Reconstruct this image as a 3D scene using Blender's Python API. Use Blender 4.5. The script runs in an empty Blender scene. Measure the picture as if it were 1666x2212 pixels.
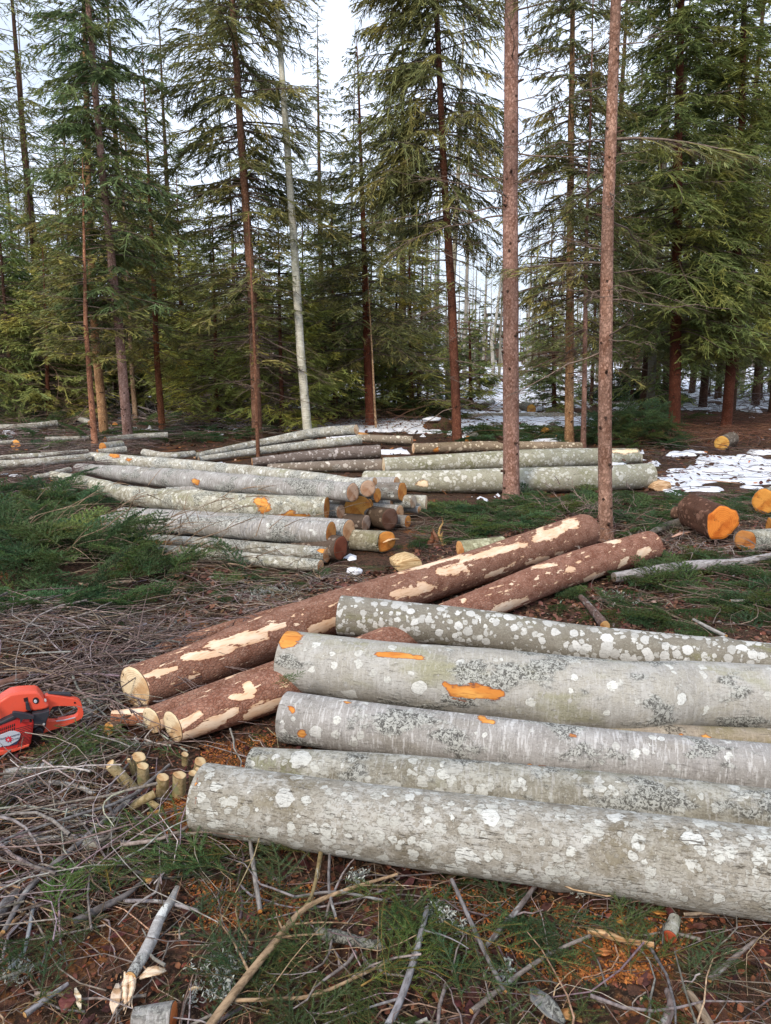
import bpy, math
import numpy as np
from mathutils import Vector, Matrix

# ------------------------------------------------------------------ camera, sky, light
W, H, F = 1666.0, 2212.0, 1671.0            # picture units used for measuring the photograph
CAMZ, PITCH = 1.65, math.radians(11.4)
sc = bpy.context.scene
COL = sc.collection
cam = bpy.data.cameras.new('camera')
cam.sensor_fit = 'VERTICAL'; cam.sensor_height = 24; cam.sensor_width = 24*W/H
cam.lens = 24*F/H
cam.clip_start = 0.05; cam.clip_end = 2000
co = bpy.data.objects.new('camera', cam); COL.objects.link(co)
co.location = (0, 0, CAMZ); co.rotation_euler = (math.pi/2-PITCH, 0, 0)
sc.camera = co
sc.view_settings.view_transform = 'Standard'; sc.view_settings.look = 'None'
sc.view_settings.exposure = 0.2; sc.view_settings.gamma = 1
sc.render.engine = 'CYCLES'
sc.cycles.use_denoising = True
sc.cycles.max_bounces = 6; sc.cycles.diffuse_bounces = 3; sc.cycles.transparent_max_bounces = 8
sc.cycles.glossy_bounces = 2; sc.cycles.transmission_bounces = 2
sc.cycles.sample_clamp_indirect = 6

SUN_EL, SUN_AZ = math.radians(38), math.radians(205)   # azimuth clockwise from +Y: behind the camera, a little left
world = bpy.data.worlds.new('World'); sc.world = world; world.use_nodes = True
wt = world.node_tree; wt.nodes.clear()
wo = wt.nodes.new('ShaderNodeOutputWorld'); bg = wt.nodes.new('ShaderNodeBackground')
sky = wt.nodes.new('ShaderNodeTexSky'); sky.sky_type = 'NISHITA'; sky.sun_disc = False
sky.sun_elevation = SUN_EL; sky.sun_rotation = SUN_AZ; sky.air_density = 1.0; sky.dust_density = 3.0
wtc = wt.nodes.new('ShaderNodeTexCoord'); wmp = wt.nodes.new('ShaderNodeMapping')
wmp.inputs['Scale'].default_value = (1, 1, 2.6)
wn = wt.nodes.new('ShaderNodeTexNoise'); wn.inputs['Scale'].default_value = 2.2; wn.inputs['Detail'].default_value = 5
wr = wt.nodes.new('ShaderNodeValToRGB')
wr.color_ramp.elements[0].position = .35; wr.color_ramp.elements[0].color = (.55, .55, .55, 1)
wr.color_ramp.elements[1].position = .62; wr.color_ramp.elements[1].color = (.97, .97, .97, 1)
wm = wt.nodes.new('ShaderNodeMix'); wm.data_type = 'RGBA'
wm.inputs[7].default_value = (7.6, 8.4, 10.0, 1)         # bright overcast cloud, in the sky texture's own units
wt.links.new(wtc.outputs['Generated'], wmp.inputs[0]); wt.links.new(wmp.outputs[0], wn.inputs['Vector'])
wt.links.new(wn.outputs[0], wr.inputs[0]); wt.links.new(wr.outputs[0], wm.inputs[0])
wt.links.new(sky.outputs[0], wm.inputs[6]); wt.links.new(wm.outputs[2], bg.inputs[0])
bg.inputs[1].default_value = 0.145
wt.links.new(bg.outputs[0], wo.inputs[0])
sl = bpy.data.lights.new('sun', 'SUN'); sl.energy = 2.5; sl.angle = math.radians(10); sl.color = (1, .87, .72)
so = bpy.data.objects.new('sun', sl); COL.objects.link(so)
sd = Vector((math.sin(SUN_AZ)*math.cos(SUN_EL), math.cos(SUN_AZ)*math.cos(SUN_EL), math.sin(SUN_EL)))
so.rotation_euler = sd.to_track_quat('Z', 'Y').to_euler(); so.location = (0, 0, 30)

# ------------------------------------------------------------------ measuring helpers
CP, SP = math.cos(PITCH), math.sin(PITCH)
def ray(px, py):
    a, b = px-W/2, -(py-H/2)
    return np.array([a, F*CP+b*SP, -F*SP+b*CP])/F
def on_z(px, py, z=0.0):
    r = ray(px, py); t = (z-CAMZ)/r[2]; return np.array([0, 0, CAMZ])+r*t
def on_y(px, py, d):
    r = ray(px, py); return np.array([0, 0, CAMZ])+r*(d/r[1])
def depth(p): return p[1]*CP-(p[2]-CAMZ)*SP
def project(P):
    P = np.asarray(P, float); x, y, z = P[..., 0], P[..., 1], P[..., 2]-CAMZ
    dpt = np.maximum(y*CP-z*SP, .05); up = y*SP+z*CP
    return W/2+x/dpt*F, H/2-up/dpt*F

# ------------------------------------------------------------------ numpy noise
def _h(i, j, k, s):
    n = (i.astype(np.int64)*374761393+j.astype(np.int64)*668265263+k.astype(np.int64)*2147483647+s*974634777) & 0xffffffff
    n = ((n ^ (n >> 13))*1274126177) & 0xffffffff
    return ((n ^ (n >> 16)) & 0xffff)/65535.0
def vn(x, y, z=0.0, s=0):
    x, y, z = np.broadcast_arrays(np.asarray(x, float), np.asarray(y, float), np.asarray(z, float))
    i, j, k = np.floor(x), np.floor(y), np.floor(z); u, v, w = x-i, y-j, z-k
    u, v, w = u*u*(3-2*u), v*v*(3-2*v), w*w*(3-2*w); r = 0
    for a in (0, 1):
        for b in (0, 1):
            for c in (0, 1):
                r = r+_h(i+a, j+b, k+c, s)*(u if a else 1-u)*(v if b else 1-v)*(w if c else 1-w)
    return r
def fbm(x, y, z=0.0, s=0, o=4):
    r, a, t = 0, 1, 0
    for q in range(o):
        r = r+a*vn(np.asarray(x)*2**q, np.asarray(y)*2**q, np.asarray(z)*2**q, s+q*7); t += a; a *= .5
    return r/t

# brush heaps (x, y, radius x, radius y, height)
HEAPS = []
def heap(px, py, rx, ry, h):
    p = on_z(px, py); HEAPS.append((p[0], p[1], rx, ry, h))
heap(40, 1240, 1.0, .9, .26); heap(20, 1400, .8, .6, .18); heap(300, 1260, .9, .5, .1)

def gh(x, y):
    x = np.asarray(x, float); y = np.asarray(y, float)
    d = np.sqrt(x*x+y*y)
    z = (fbm(x*1.3, y*1.3, 0, 3)-.62)*.07+(fbm(x*9, y*9, 0, 9, 3)-.55)*.022
    z = z+np.clip((d-24)/25, 0, 1)*(fbm(x*.22, y*.22, 0, 5, 3)-.5)*.5*np.clip((x+60)/60, .5, 1)
    return z
def hh(x, y):
    z = 0
    for (a, b, rx, ry, h) in HEAPS:
        q = ((x-a)/rx)**2+((y-b)/ry)**2
        z = z+h*np.clip(1-q, 0, 1)
    return z

# ------------------------------------------------------------------ mesh helpers
class MB:
    """collects vertices, polygons, material slots and one colour per vertex"""
    def __init__(s): s.V = []; s.F = []; s.M = []; s.C = []; s.n = 0
    def add(s, V, Fa, m=0, col=None):
        V = np.asarray(V, float).reshape(-1, 3); Fa = np.asarray(Fa, np.int64)
        if len(Fa) == 0: return
        s.V.append(V); s.F.append(Fa+s.n); s.M.append(np.full(len(Fa), m, np.int32))
        if col is None: col = np.ones((len(V), 3))
        s.C.append(np.broadcast_to(np.asarray(col, float), (len(V), 3))); s.n += len(V)
    def build(s, name, mats, parent=None, smooth=False, attrs=None, colour=False):
        me = bpy.data.meshes.new(name)
        if s.n:
            V = np.concatenate(s.V); tot = np.concatenate([np.full(len(f), f.shape[1], np.int32) for f in s.F])
            loops = np.concatenate([f.ravel() for f in s.F]).astype(np.int32)
            me.vertices.add(len(V)); me.vertices.foreach_set('co', V.ravel().astype(np.float32))
            me.loops.add(len(loops)); me.loops.foreach_set('vertex_index', loops)
            me.polygons.add(len(tot))
            me.polygons.foreach_set('loop_start', np.concatenate([[0], np.cumsum(tot)[:-1]]).astype(np.int32))
            me.polygons.foreach_set('loop_total', tot)
            me.polygons.foreach_set('material_index', np.concatenate(s.M))
            if smooth: me.polygons.foreach_set('use_smooth', np.ones(len(tot), bool))
            if colour:
                C = np.concatenate(s.C); a = me.color_attributes.new('tint', 'FLOAT_COLOR', 'POINT')
                a.data.foreach_set('color', np.concatenate([C, np.ones((len(C), 1))], 1).astype(np.float32).ravel())
            for k, v in (attrs or {}).items():
                a = me.attributes.new(k, 'FLOAT', 'POINT'); a.data.foreach_set('value', np.asarray(v, np.float32))
            me.update(calc_edges=True)
        for m in mats: me.materials.append(m)
        o = bpy.data.objects.new(name, me); COL.objects.link(o)
        if parent is not None: o.parent = parent
        return o

def unit(v): return v/np.maximum(np.linalg.norm(v, axis=-1, keepdims=True), 1e-9)
def tubes(mb, P, R, sides=5, m=0, col=None, cap=False):
    """P [n,k,3] centre lines, R [n,k] radii -> n tubes"""
    P = np.asarray(P, float); R = np.asarray(R, float); n, k = R.shape
    T = np.gradient(P, axis=1); T = unit(T)
    up = np.where(np.abs(T[:, :1, 2:3]) > .9, np.array([[[1., 0, 0]]]), np.array([[[0., 0, 1]]]))
    A = unit(np.cross(T, np.broadcast_to(up, T.shape))); B = np.cross(T, A)
    th = np.arange(sides)*2*np.pi/sides
    V = P[:, :, None]+R[:, :, None, None]*(np.cos(th)[:, None]*A[:, :, None]+np.sin(th)[:, None]*B[:, :, None])
    idx = np.arange(n*k*sides).reshape(n, k, sides)
    a = idx[:, :-1]; b = np.roll(a, -1, 2); c = idx[:, 1:]; d = np.roll(c, -1, 2)
    Fq = np.stack([a, b, d, c], -1).reshape(-1, 4)
    if col is not None: col = np.repeat(np.asarray(col), k*sides, 0)
    mb.add(V.reshape(-1, 3), Fq, m, col)
    if cap:
        base = mb.n-n*k*sides
        e = idx[:, -1][:, ::-1].reshape(-1, sides); f = idx[:, 0].reshape(-1, sides)
        mb.F.append(np.concatenate([e, f])+base); mb.M.append(np.full(2*n, m, np.int32))
def ribbons(mb, P, Wd, S, m=0, col=None):
    """P [n,k,3], Wd [n,k] half widths, S [n,3] side vectors"""
    n, k = Wd.shape
    o = S[:, None]*Wd[..., None]
    V = np.stack([P-o, P+o], 2); idx = np.arange(n*k*2).reshape(n, k, 2)
    Fq = np.stack([idx[:, :-1, 0], idx[:, :-1, 1], idx[:, 1:, 1], idx[:, 1:, 0]], -1).reshape(-1, 4)
    if col is not None: col = np.repeat(np.asarray(col), k*2, 0)
    mb.add(V.reshape(-1, 3), Fq, m, col)

def thing(name, label, cat, loc=(0, 0, 0), group=None):
    o = bpy.data.objects.new(name, None); COL.objects.link(o); o.location = loc
    o.empty_display_size = .2
    o['label'] = label; o['category'] = cat
    if group: o['group'] = group
    return o
def tag(o, label=None, cat=None, group=None, kind=None):
    if label: o['label'] = label
    if cat: o['category'] = cat
    if group: o['group'] = group
    if kind: o['kind'] = kind
    return o

# ------------------------------------------------------------------ materials
class NT:
    def __init__(s, name):
        s.m = bpy.data.materials.new(name); s.m.use_nodes = True; s.t = s.m.node_tree; s.t.nodes.clear()
        s.out = s.t.nodes.new('ShaderNodeOutputMaterial')
    def n(s, t, **kw):
        nd = s.t.nodes.new('ShaderNode'+t)
        for k, v in kw.items():
            if k.startswith('_'): setattr(nd, k[1:], v)
            else:
                key = int(k[1:]) if k[0] == 'i' and k[1:].isdigit() else k.replace('__', ' ')
                s.set(nd.inputs[key], v)
        return nd
    def set(s, i, v):
        if isinstance(v, bpy.types.NodeSocket): s.t.links.new(v, i)
        elif isinstance(v, (tuple, list)) and i.type == 'RGBA': i.default_value = tuple(v)+((1,) if len(v) == 3 else ())
        else: i.default_value = v
    def coord(s, kind='Object', scale=(1, 1, 1)):
        c = s.n('TexCoord').outputs[kind]; return s.n('Mapping', Vector=c, Scale=scale).outputs[0]
    def noise(s, scale, vec=None, detail=3, rough=.55, dist=0.0, out=0, dim='3D'):
        nd = s.n('TexNoise', Scale=scale, Detail=detail, Roughness=rough, Distortion=dist)
        if vec is not None: s.set(nd.inputs['Vector'], vec)
        return nd.outputs[out]
    def ramp(s, f, a, b, ca=(0, 0, 0), cb=(1, 1, 1)):
        r = s.n('MapRange', Value=f); r.inputs[1].default_value = a; r.inputs[2].default_value = b
        r.interpolation_type = 'SMOOTHSTEP'
        return r.outputs[0]
    def mix(s, f, a, b, mode='MIX'):
        nd = s.n('Mix', _data_type='RGBA', _blend_type=mode); s.set(nd.inputs[0], f); s.set(nd.inputs[6], a); s.set(nd.inputs[7], b)
        return nd.outputs[2]
    def math(s, op, a, b=0.0, c=0.0):
        nd = s.n('Math', _operation=op); s.set(nd.inputs[0], a); s.set(nd.inputs[1], b); s.set(nd.inputs[2], c); return nd.outputs[0]
    def attr(s, name, out='Fac'): return s.n('Attribute', _attribute_name=name).outputs[out]
    def objcol(s): return s.n('ObjectInfo').outputs['Color']
    def rand(s): return s.n('ObjectInfo').outputs['Random']
    def finish(s, col, rough=.85, bump=None, bs=.3, bd=.01, spec=.25, metal=0.0, trans=0.0, coat=0.0):
        p = s.n('BsdfPrincipled'); s.set(p.inputs['Base Color'], col); s.set(p.inputs['Roughness'], rough)
        s.set(p.inputs['Specular IOR Level'], spec); s.set(p.inputs['Metallic'], metal); s.set(p.inputs['Coat Weight'], coat)
        if bump is not None:
            b = s.n('Bump', Strength=bs, Distance=bd, Height=bump); s.set(p.inputs['Normal'], b.outputs[0])
        if trans:
            tr = s.n('BsdfTranslucent'); s.set(tr.inputs[0], col); mx = s.n('MixShader'); mx.inputs[0].default_value = trans
            s.t.links.new(p.outputs[0], mx.inputs[1]); s.t.links.new(tr.outputs[0], mx.inputs[2]); s.t.links.new(mx.outputs[0], s.out.inputs[0])
        else: s.t.links.new(p.outputs[0], s.out.inputs[0])
        return s.m

def v3add(t, v, off):
    nd = t.n('VectorMath', _operation='ADD'); t.set(nd.inputs[0], v); t.set(nd.inputs[1], off); return nd.outputs[0]
def objvec(t, scale):
    """object coordinates, shifted per object so that no two logs carry the same pattern"""
    c = t.n('TexCoord').outputs['Object']; r = t.rand()
    cmb = t.n('CombineXYZ', X=t.math('MULTIPLY', r, 37.0), Y=t.math('MULTIPLY', r, 19.0), Z=t.math('MULTIPLY', r, 53.0)).outputs[0]
    return t.n('Mapping', Vector=v3add(t, c, cmb), Scale=scale).outputs[0]

def peel_layer(t, v, col, h, pc1, pc2, pc3, auto=0.0):
    """wood laid bare where attribute 'peel' says so, edge frayed along the grain"""
    grain = t.noise(1.0, t.n('Mapping', Vector=v, Scale=(14, 90, 90)).outputs[0], 3)
    fr = t.noise(1.0, t.n('Mapping', Vector=v, Scale=(30, 30, 30)).outputs[0], 4, .6)
    lg = t.noise(1.0, t.n('Mapping', Vector=v, Scale=(4, 16, 16)).outputs[0], 2)
    e = t.math('ADD', t.attr('peel'), t.math('ADD', t.math('MULTIPLY_ADD', grain, .9, -.45), t.math('ADD', t.math('MULTIPLY_ADD', fr, .6, -.3), t.math('MULTIPLY_ADD', lg, 1.1, -.55))))
    e = t.math('SUBTRACT', e, t.ramp(t.attr('peel'), .12, .02))
    if auto:                                           # small scuffs along the grain all over the log
        sc1 = t.ramp(t.noise(1.0, t.n('Mapping', Vector=v, Scale=(9, 34, 34)).outputs[0], 3, .6), .595, .66); e = t.math('ADD', t.math('MAXIMUM', e, 0.0), t.math('MULTIPLY', sc1, auto))
    m = t.ramp(e, .49, .52); rim = t.math('SUBTRACT', t.ramp(e, .44, .5), m)
    big = t.noise(1.0, t.n('Mapping', Vector=v, Scale=(5, 14, 14)).outputs[0], 2)
    w = t.mix(t.ramp(big, .4, .62), pc1, pc2)
    w = t.mix(t.math('MULTIPLY', t.ramp(grain, .52, .7), .55), w, pc3)
    w = t.mix(t.math('MULTIPLY', t.ramp(e, .68, .5), .6), w, pc3)
    col = t.mix(t.math('MULTIPLY', t.ramp(e, .36, .47), .75), col, (.20, .065, .035))
    col = t.mix(m, col, w)
    hh_ = t.math('MULTIPLY', h, t.math('SUBTRACT', 1.0, m))
    hh_ = t.math('ADD', hh_, t.math('MULTIPLY', m, t.math('MULTIPLY_ADD', grain, .3, -.9)))
    return col, hh_

def pale_bark(name, c1, c2, c3, spots=.5, big=.4, streak=0.0, cracks=.6, folio=.3, olive=(.2, .2, .08), dotcol=(.72, .75, .72),
              peel=((.75, .3, .05), (.85, .45, .1), (.4, .12, .03)), sc_=1.0, upright=False):
    t = NT(name); v = objvec(t, (sc_, sc_, sc_))
    if upright:
        s3_ = t.n('SeparateXYZ', Vector=v); v = t.n('CombineXYZ', X=s3_.outputs[2], Y=s3_.outputs[0], Z=s3_.outputs[1]).outputs[0]
    M = lambda s3: t.n('Mapping', Vector=v, Scale=s3).outputs[0]
    n1 = t.noise(1.0, M((4, 5, 5)), 5, .6); n2 = t.noise(1.0, M((40, 60, 60)), 4, .7); n3 = t.noise(1.0, M((9, 12, 12)), 4, .65)
    col = t.mix(t.ramp(n1, .35, .65), c1, c2)
    col = t.mix(t.ramp(n3, .42, .6), col, c3)
    col = t.mix(t.math('MULTIPLY', t.ramp(t.noise(1.0, M((2.5, 6, 6)), 3), .52, .7), .6), col, olive)
    # crustose lichen cells: three sizes, each with own tone and a fine dark margin
    hcol = None; hsum = n2
    for k, (s_, dens, lo, hi, tone) in enumerate(((55, spots, .30, .36, c2), (27, spots*.9, .26, .31, dotcol), (15, big, .25, .28, (dotcol[0]*1.06, dotcol[1]*1.06, dotcol[2]*1.08)))):
        wob = t.n('TexNoise', Scale=float(s_*2.2), Detail=3.0); t.set(wob.inputs['Vector'], v)
        sub = t.n('VectorMath', _operation='SUBTRACT'); t.set(sub.inputs[0], wob.outputs['Color']); sub.inputs[1].default_value = (.5, .5, .5)
        mul = t.n('VectorMath', _operation='SCALE'); t.set(mul.inputs[0], sub.outputs[0]); mul.inputs['Scale'].default_value = (1.1, .6, .45)[k]/s_
        vv = v3add(t, v, mul.outputs[0])
        vo = t.n('TexVoronoi', Scale=float(s_)); t.set(vo.inputs['Vector'], vv)
        sep = t.n('SeparateColor', Color=vo.outputs['Color'])
        rad = t.math('MULTIPLY', sep.outputs[0], .55)       # random size per cell
        gate = t.math('LESS_THAN', sep.outputs[1], float(dens))
        d_ = t.math('SUBTRACT', t.math('ADD', rad, .18), vo.outputs['Distance'])
        msk = t.math('MULTIPLY', t.ramp(d_, 0, .05), gate)
        edge = t.math('MULTIPLY', t.math('MULTIPLY', t.ramp(d_, -.06, .0), t.math('SUBTRACT', 1.0, t.ramp(d_, 0, .05))), gate)
        tn = t.mix(t.math('MULTIPLY', sep.outputs[2], .55), tone, c1)
        tn = t.mix(t.ramp(n2, .5, .75), tn, c1) if k < 2 else tn
        col = t.mix(t.math('MULTIPLY', edge, .35), col, (.1, .09, .07))
        col = t.mix(t.math('MULTIPLY', msk, .9), col, tn)
        hsum = t.math('ADD', hsum, t.math('MULTIPLY', msk, .35))
    if streak:
        st = t.noise(1.0, M((85, 14, 14)), 3, .6)
        col = t.mix(t.math('MULTIPLY', t.ramp(st, .54, .62), streak), col, (.68, .69, .7))
        col = t.mix(t.math('MULTIPLY', t.ramp(st, .42, .34), streak*.55), col, (.12, .11, .11))
        ln = t.noise(1.0, M((120, 9, 9)), 2); col = t.mix(t.math('MULTIPLY', t.ramp(ln, .66, .7), streak*.7), col, (.05, .045, .04))
    ck = t.noise(1.0, M((16, 110, 110)), 3, .6, .6); ckm = t.math('MULTIPLY', t.ramp(ck, .60, .66), cracks)
    ckm = t.math('MULTIPLY', ckm, t.ramp(t.noise(1.0, M((5, 7, 7)), 2), .42, .56))
    col = t.mix(ckm, col, (.07, .06, .045)); hsum = t.math('SUBTRACT', hsum, t.math('MULTIPLY', ckm, .8))
    ck2 = t.noise(1.0, M((38, 230, 230)), 3, .7, .8); k2 = t.math('MULTIPLY', t.ramp(ck2, .57, .63), cracks*.75)
    col = t.mix(k2, col, (.11, .095, .07)); hsum = t.math('SUBTRACT', hsum, t.math('MULTIPLY', k2, .5))
    sp_ = t.noise(1.0, M((150, 150, 150)), 3, .7); col = t.mix(t.math('MULTIPLY', t.ramp(sp_, .56, .7), .45), col, (.13, .12, .10)); col = t.mix(t.math('MULTIPLY', t.ramp(sp_, .44, .32), .4), col, (.62, .62, .58))
    fo = t.noise(1.0, M((60, 60, 60)), 5, .75, 1.5); fm = t.ramp(t.noise(1.0, M((3.2, 6, 6)), 4, .6), .72-folio*.4, .80-folio*.4)
    fa = t.mix(t.ramp(fo, .44, .56), (.06, .06, .055), (.5, .52, .49))
    col = t.mix(t.math('MULTIPLY', fm, .85), col, fa); hsum = t.math('ADD', hsum, t.math('MULTIPLY', fm, t.math('MULTIPLY', fo, 2.0)))
    col = t.mix(1.0, t.mix(1.0, col, t.objcol(), 'MULTIPLY'), (.86, .845, .82), 'MULTIPLY')
    col, hsum = peel_layer(t, v, col, hsum, *peel)
    return t.finish(col, .82, hsum, .55, .006, .2)

ORANGE = ((.52, .20, .04), (.64, .32, .08), (.28, .08, .02))
M_aspen = pale_bark('aspen_bark', (.20, .175, .13), (.42, .405, .36), (.5, .5, .47), .85, .11, 0, .9, .02, (.22, .19, .12))
M_aspen_smooth = pale_bark('alder_bark', (.33, .32, .29), (.45, .45, .43), (.40, .39, .35), .12, .03, .2, .4, .5, (.25, .25, .12), peel=ORANGE)
M_aspen_spotty = pale_bark('spotted_aspen_bark', (.19, .175, .14), (.3, .29, .25), (.24, .225, .19), .5, .72, 0, .45, .1, dotcol=(.74, .77, .76), sc_=1.3)
M_birchy = pale_bark('young_birch_bark', (.27, .26, .245), (.42, .415, .41), (.34, .33, .32), .12, .03, .5, .3, .5, (.26, .24, .2), peel=ORANGE)
M_mossy = pale_bark('lichen_bark', (.20, .185, .14), (.36, .35, .295), (.44, .44, .395), .55, .13, .25, .6, .55, (.2, .21, .1), peel=ORANGE)
M_far_pale = pale_bark('old_aspen_bark', (.30, .29, .21), (.43, .42, .33), (.38, .38, .28), .6, .3, 0, .7, 0, (.17, .18, .06), dotcol=(.72, .73, .65), peel=((.8, .65, .42), (.85, .7, .5), (.6, .4, .2)))
M_greybark = pale_bark('grey_bark', (.16, .145, .13), (.24, .22, .2), (.2, .18, .16), .35, .12, 0, .8, .25, (.12, .11, .07), peel=ORANGE)

def spruce_bark(name, scale3, c1, c2, c3, dots=.8, net=.5, bands=None, auto=0.0):
    t = NT(name); v = objvec(t, (1, 1, 1)); M = lambda s3: t.n('Mapping', Vector=v, Scale=s3).outputs[0]
    s_ = scale3
    n1 = t.noise(1.0, M(tuple(q*.12 for q in s_)), 4, .6); n2 = t.noise(1.0, M(s_), 4, .7)
    vo = t.n('TexVoronoi', Scale=1.0, _feature='DISTANCE_TO_EDGE'); t.set(vo.inputs['Vector'], M(tuple(q*.55 for q in s_)))
    vd = t.n('TexVoronoi', Scale=1.0); t.set(vd.inputs['Vector'], M(tuple(q*.9 for q in s_)))
    sp = t.n('SeparateColor', Color=vd.outputs['Color'])
    col = t.mix(t.ramp(n1, .35, .65), c1, c2)
    col = t.mix(t.math('MULTIPLY', t.ramp(sp.outputs[0], .55, .95), dots), col, c3)
    gap = t.ramp(vo.outputs['Distance'], .1, .0)
    fl = t.noise(1.0, M(tuple(q*1.6 for q in s_)), 3, .75); col = t.mix(t.math('MULTIPLY', t.ramp(fl, .58, .7), dots), col, c3); col = t.mix(t.math('MULTIPLY', t.ramp(fl, .45, .3), .6), col, t.mix(1.0, col, (.45, .4, .38), 'MULTIPLY'))
    if bands:
        bn = t.noise(1.0, M(bands), 3, .6); col = t.mix(t.math('MULTIPLY', t.ramp(bn, .6, .7), .45), col, t.mix(1.0, col, (.4, .36, .33), 'MULTIPLY'))
        lw = t.noise(1.0, M((2, 2, 1.3)), 3); col = t.mix(t.ramp(lw, .4, .65), t.mix(1.0, col, (.72, .7, .7), 'MULTIPLY'), t.mix(1.0, col, (1.15, 1.12, 1.1), 'MULTIPLY'))
    col = t.mix(1.0, col, t.objcol(), 'MULTIPLY')
    col = t.mix(t.math('MULTIPLY', gap, net), col, (.05, .03, .022))
    h = t.math('ADD', n2, t.math('MULTIPLY', t.ramp(vo.outputs['Distance'], 0, .15), .8))
    col, h = peel_layer(t, v, col, h, (.72, .5, .33), (.78, .62, .46), (.5, .27, .14), auto)
    return t.finish(col, .88, h, .7, .006, .15)
M_spruce_log = spruce_bark('spruce_log_bark', (85, 130, 130), (.20, .088, .055), (.30, .155, .105), (.42, .27, .2), .5, .3, None, .62)
M_trunk = spruce_bark('spruce_trunk_bark', (70, 70, 45), (.72, .62, .56), (1.0, 1.0, 1.0), (1.55, 1.6, 1.65), .8, .35, (3, 3, 22))
M_birch_trunk = pale_bark('birch_trunk_bark', (.42, .41, .36), (.66, .65, .62), (.52, .51, .47), .1, .05, .8, .3, .5, (.3, .32, .24), sc_=.5, upright=True)

def cut_wood():
    t = NT('cut_wood'); c = t.n('TexCoord').outputs['Object']
    dn = t.noise(9.0, c, 3); rn = t.attr('rn')
    rr = t.math('ADD', t.math('MULTIPLY', rn, 1.0), t.math('MULTIPLY_ADD', dn, .10, -.05))
    rings = t.math('SINE', t.math('MULTIPLY', rr, 62.0)); rg = t.ramp(rings, -.2, 1)
    base = t.objcol()
    col = t.mix(t.math('MULTIPLY', rg, .33), base, t.mix(1.0, base, (.62, .5, .4), 'MULTIPLY'))
    sw = t.noise(1.0, t.n('Mapping', Vector=c, Scale=(6, 14, 170), Rotation=(.5, 0, 0)).outputs[0], 3)
    col = t.mix(t.math('MULTIPLY', t.ramp(sw, .5, .75), .4), col, t.mix(1.0, base, (.55, .4, .3), 'MULTIPLY'))
    col = t.mix(t.math('MULTIPLY', t.ramp(rr, .16, .08), .45), col, t.mix(1.0, base, (.6, .5, .45), 'MULTIPLY'))
    col = t.mix(t.ramp(t.noise(7.0, c, 4, .6), .45, .65), col, t.mix(1.0, col, (.72, .55, .42), 'MULTIPLY'))
    col = t.mix(t.ramp(t.noise(22.0, c, 4, .7), .62, .7), col, (.06, .035, .02))
    col = t.mix(t.ramp(rn, .955, .975), col, (.07, .05, .035))
    return t.finish(col, .75, t.math('ADD', sw, rings), .25, .002, .25)
M_cut = cut_wood()
def split_wood():
    t = NT('split_wood'); c = t.n('TexCoord').outputs['Object']
    g = t.noise(1.0, t.n('Mapping', Vector=c, Scale=(6, 80, 80)).outputs[0], 4)
    col = t.mix(t.ramp(g, .4, .65), t.objcol(), t.mix(1.0, t.objcol(), (.55, .42, .3), 'MULTIPLY'))
    col = t.mix(t.ramp(t.noise(30.0, c, 3), .62, .72), col, (.16, .09, .05))
    return t.finish(col, .7, g, .6, .006)
M_split = split_wood()

def vcol_mat(name, rough=.85, bump=True, sc_=60, trans=0.0):
    t = NT(name); c = t.attr('tint', 'Color'); n = t.noise(float(sc_), t.n('TexCoord').outputs['Object'], 3, .65)
    col = t.mix(1.0, t.mix(t.ramp(n, .35, .68), c, t.mix(1.0, c, (.45, .42, .4), 'MULTIPLY')), t.objcol(), 'MULTIPLY')
    return t.finish(col, rough, n if bump else None, .5, .003, .2, trans=trans)
M_twig = vcol_mat('twig_bark'); M_leaf = vcol_mat('dead_leaf', .75, trans=.1); M_stick = vcol_mat('stick_bark', .85, True, 45)
def needles():
    t = NT('spruce_needles'); g = t.n('NewGeometry'); c = t.attr('tint', 'Color')
    n = t.noise(1.1, g.outputs['Position'], 3)
    col = t.mix(t.math('MULTIPLY', t.ramp(n, .42, .68), .6), c, t.mix(1.0, c, (1.9, 1.35, .9), 'MULTIPLY'))
    col = t.mix(1.0, col, t.objcol(), 'MULTIPLY')
    return t.finish(col, .55, trans=.28, spec=.3)
M_needle = needles()

def ground_mat():
    t = NT('forest_floor'); P = t.n('NewGeometry').outputs['Position']
    M = lambda s: t.n('Mapping', Vector=P, Scale=(s, s, s)).outputs[0]
    n0 = t.noise(1.0, M(.7), 5, .6); n1 = t.noise(1.0, M(5), 6, .7); n2 = t.noise(1.0, M(45), 5, .75); n3 = t.noise(1.0, M(140), 3, .7)
    col = t.mix(t.ramp(n1, .35, .65), (.022, .014, .010), (.06, .035, .022))
    col = t.mix(t.ramp(n2, .52, .62), col, (.13, .075, .045))
    col = t.mix(t.math('MULTIPLY', t.ramp(t.noise(1.0, M(1.9), 5, .65), .54, .64), t.ramp(n2, .38, .55)), col, (.23, .09, .028))
    col = t.mix(t.math('MULTIPLY', t.ramp(t.noise(1.0, M(2.6), 4), .56, .66), .8), col, (.045, .055, .015))
    col = t.mix(t.ramp(n3, .62, .68), col, (.28, .2, .13))
    vo = t.n('TexVoronoi', Scale=1.0); t.set(vo.inputs['Vector'], M(38)); sp = t.n('SeparateColor', Color=vo.outputs['Color'])
    col = t.mix(t.math('MULTIPLY', t.ramp(sp.outputs[0], .7, .75), .8), col, (.10, .05, .035))
    h = t.math('ADD', t.math('ADD', n2, n1), t.math('MULTIPLY', vo.outputs['Distance'], .7))
    return t.finish(col, .95, h, .9, .02, .15)
M_ground = ground_mat()
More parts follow.
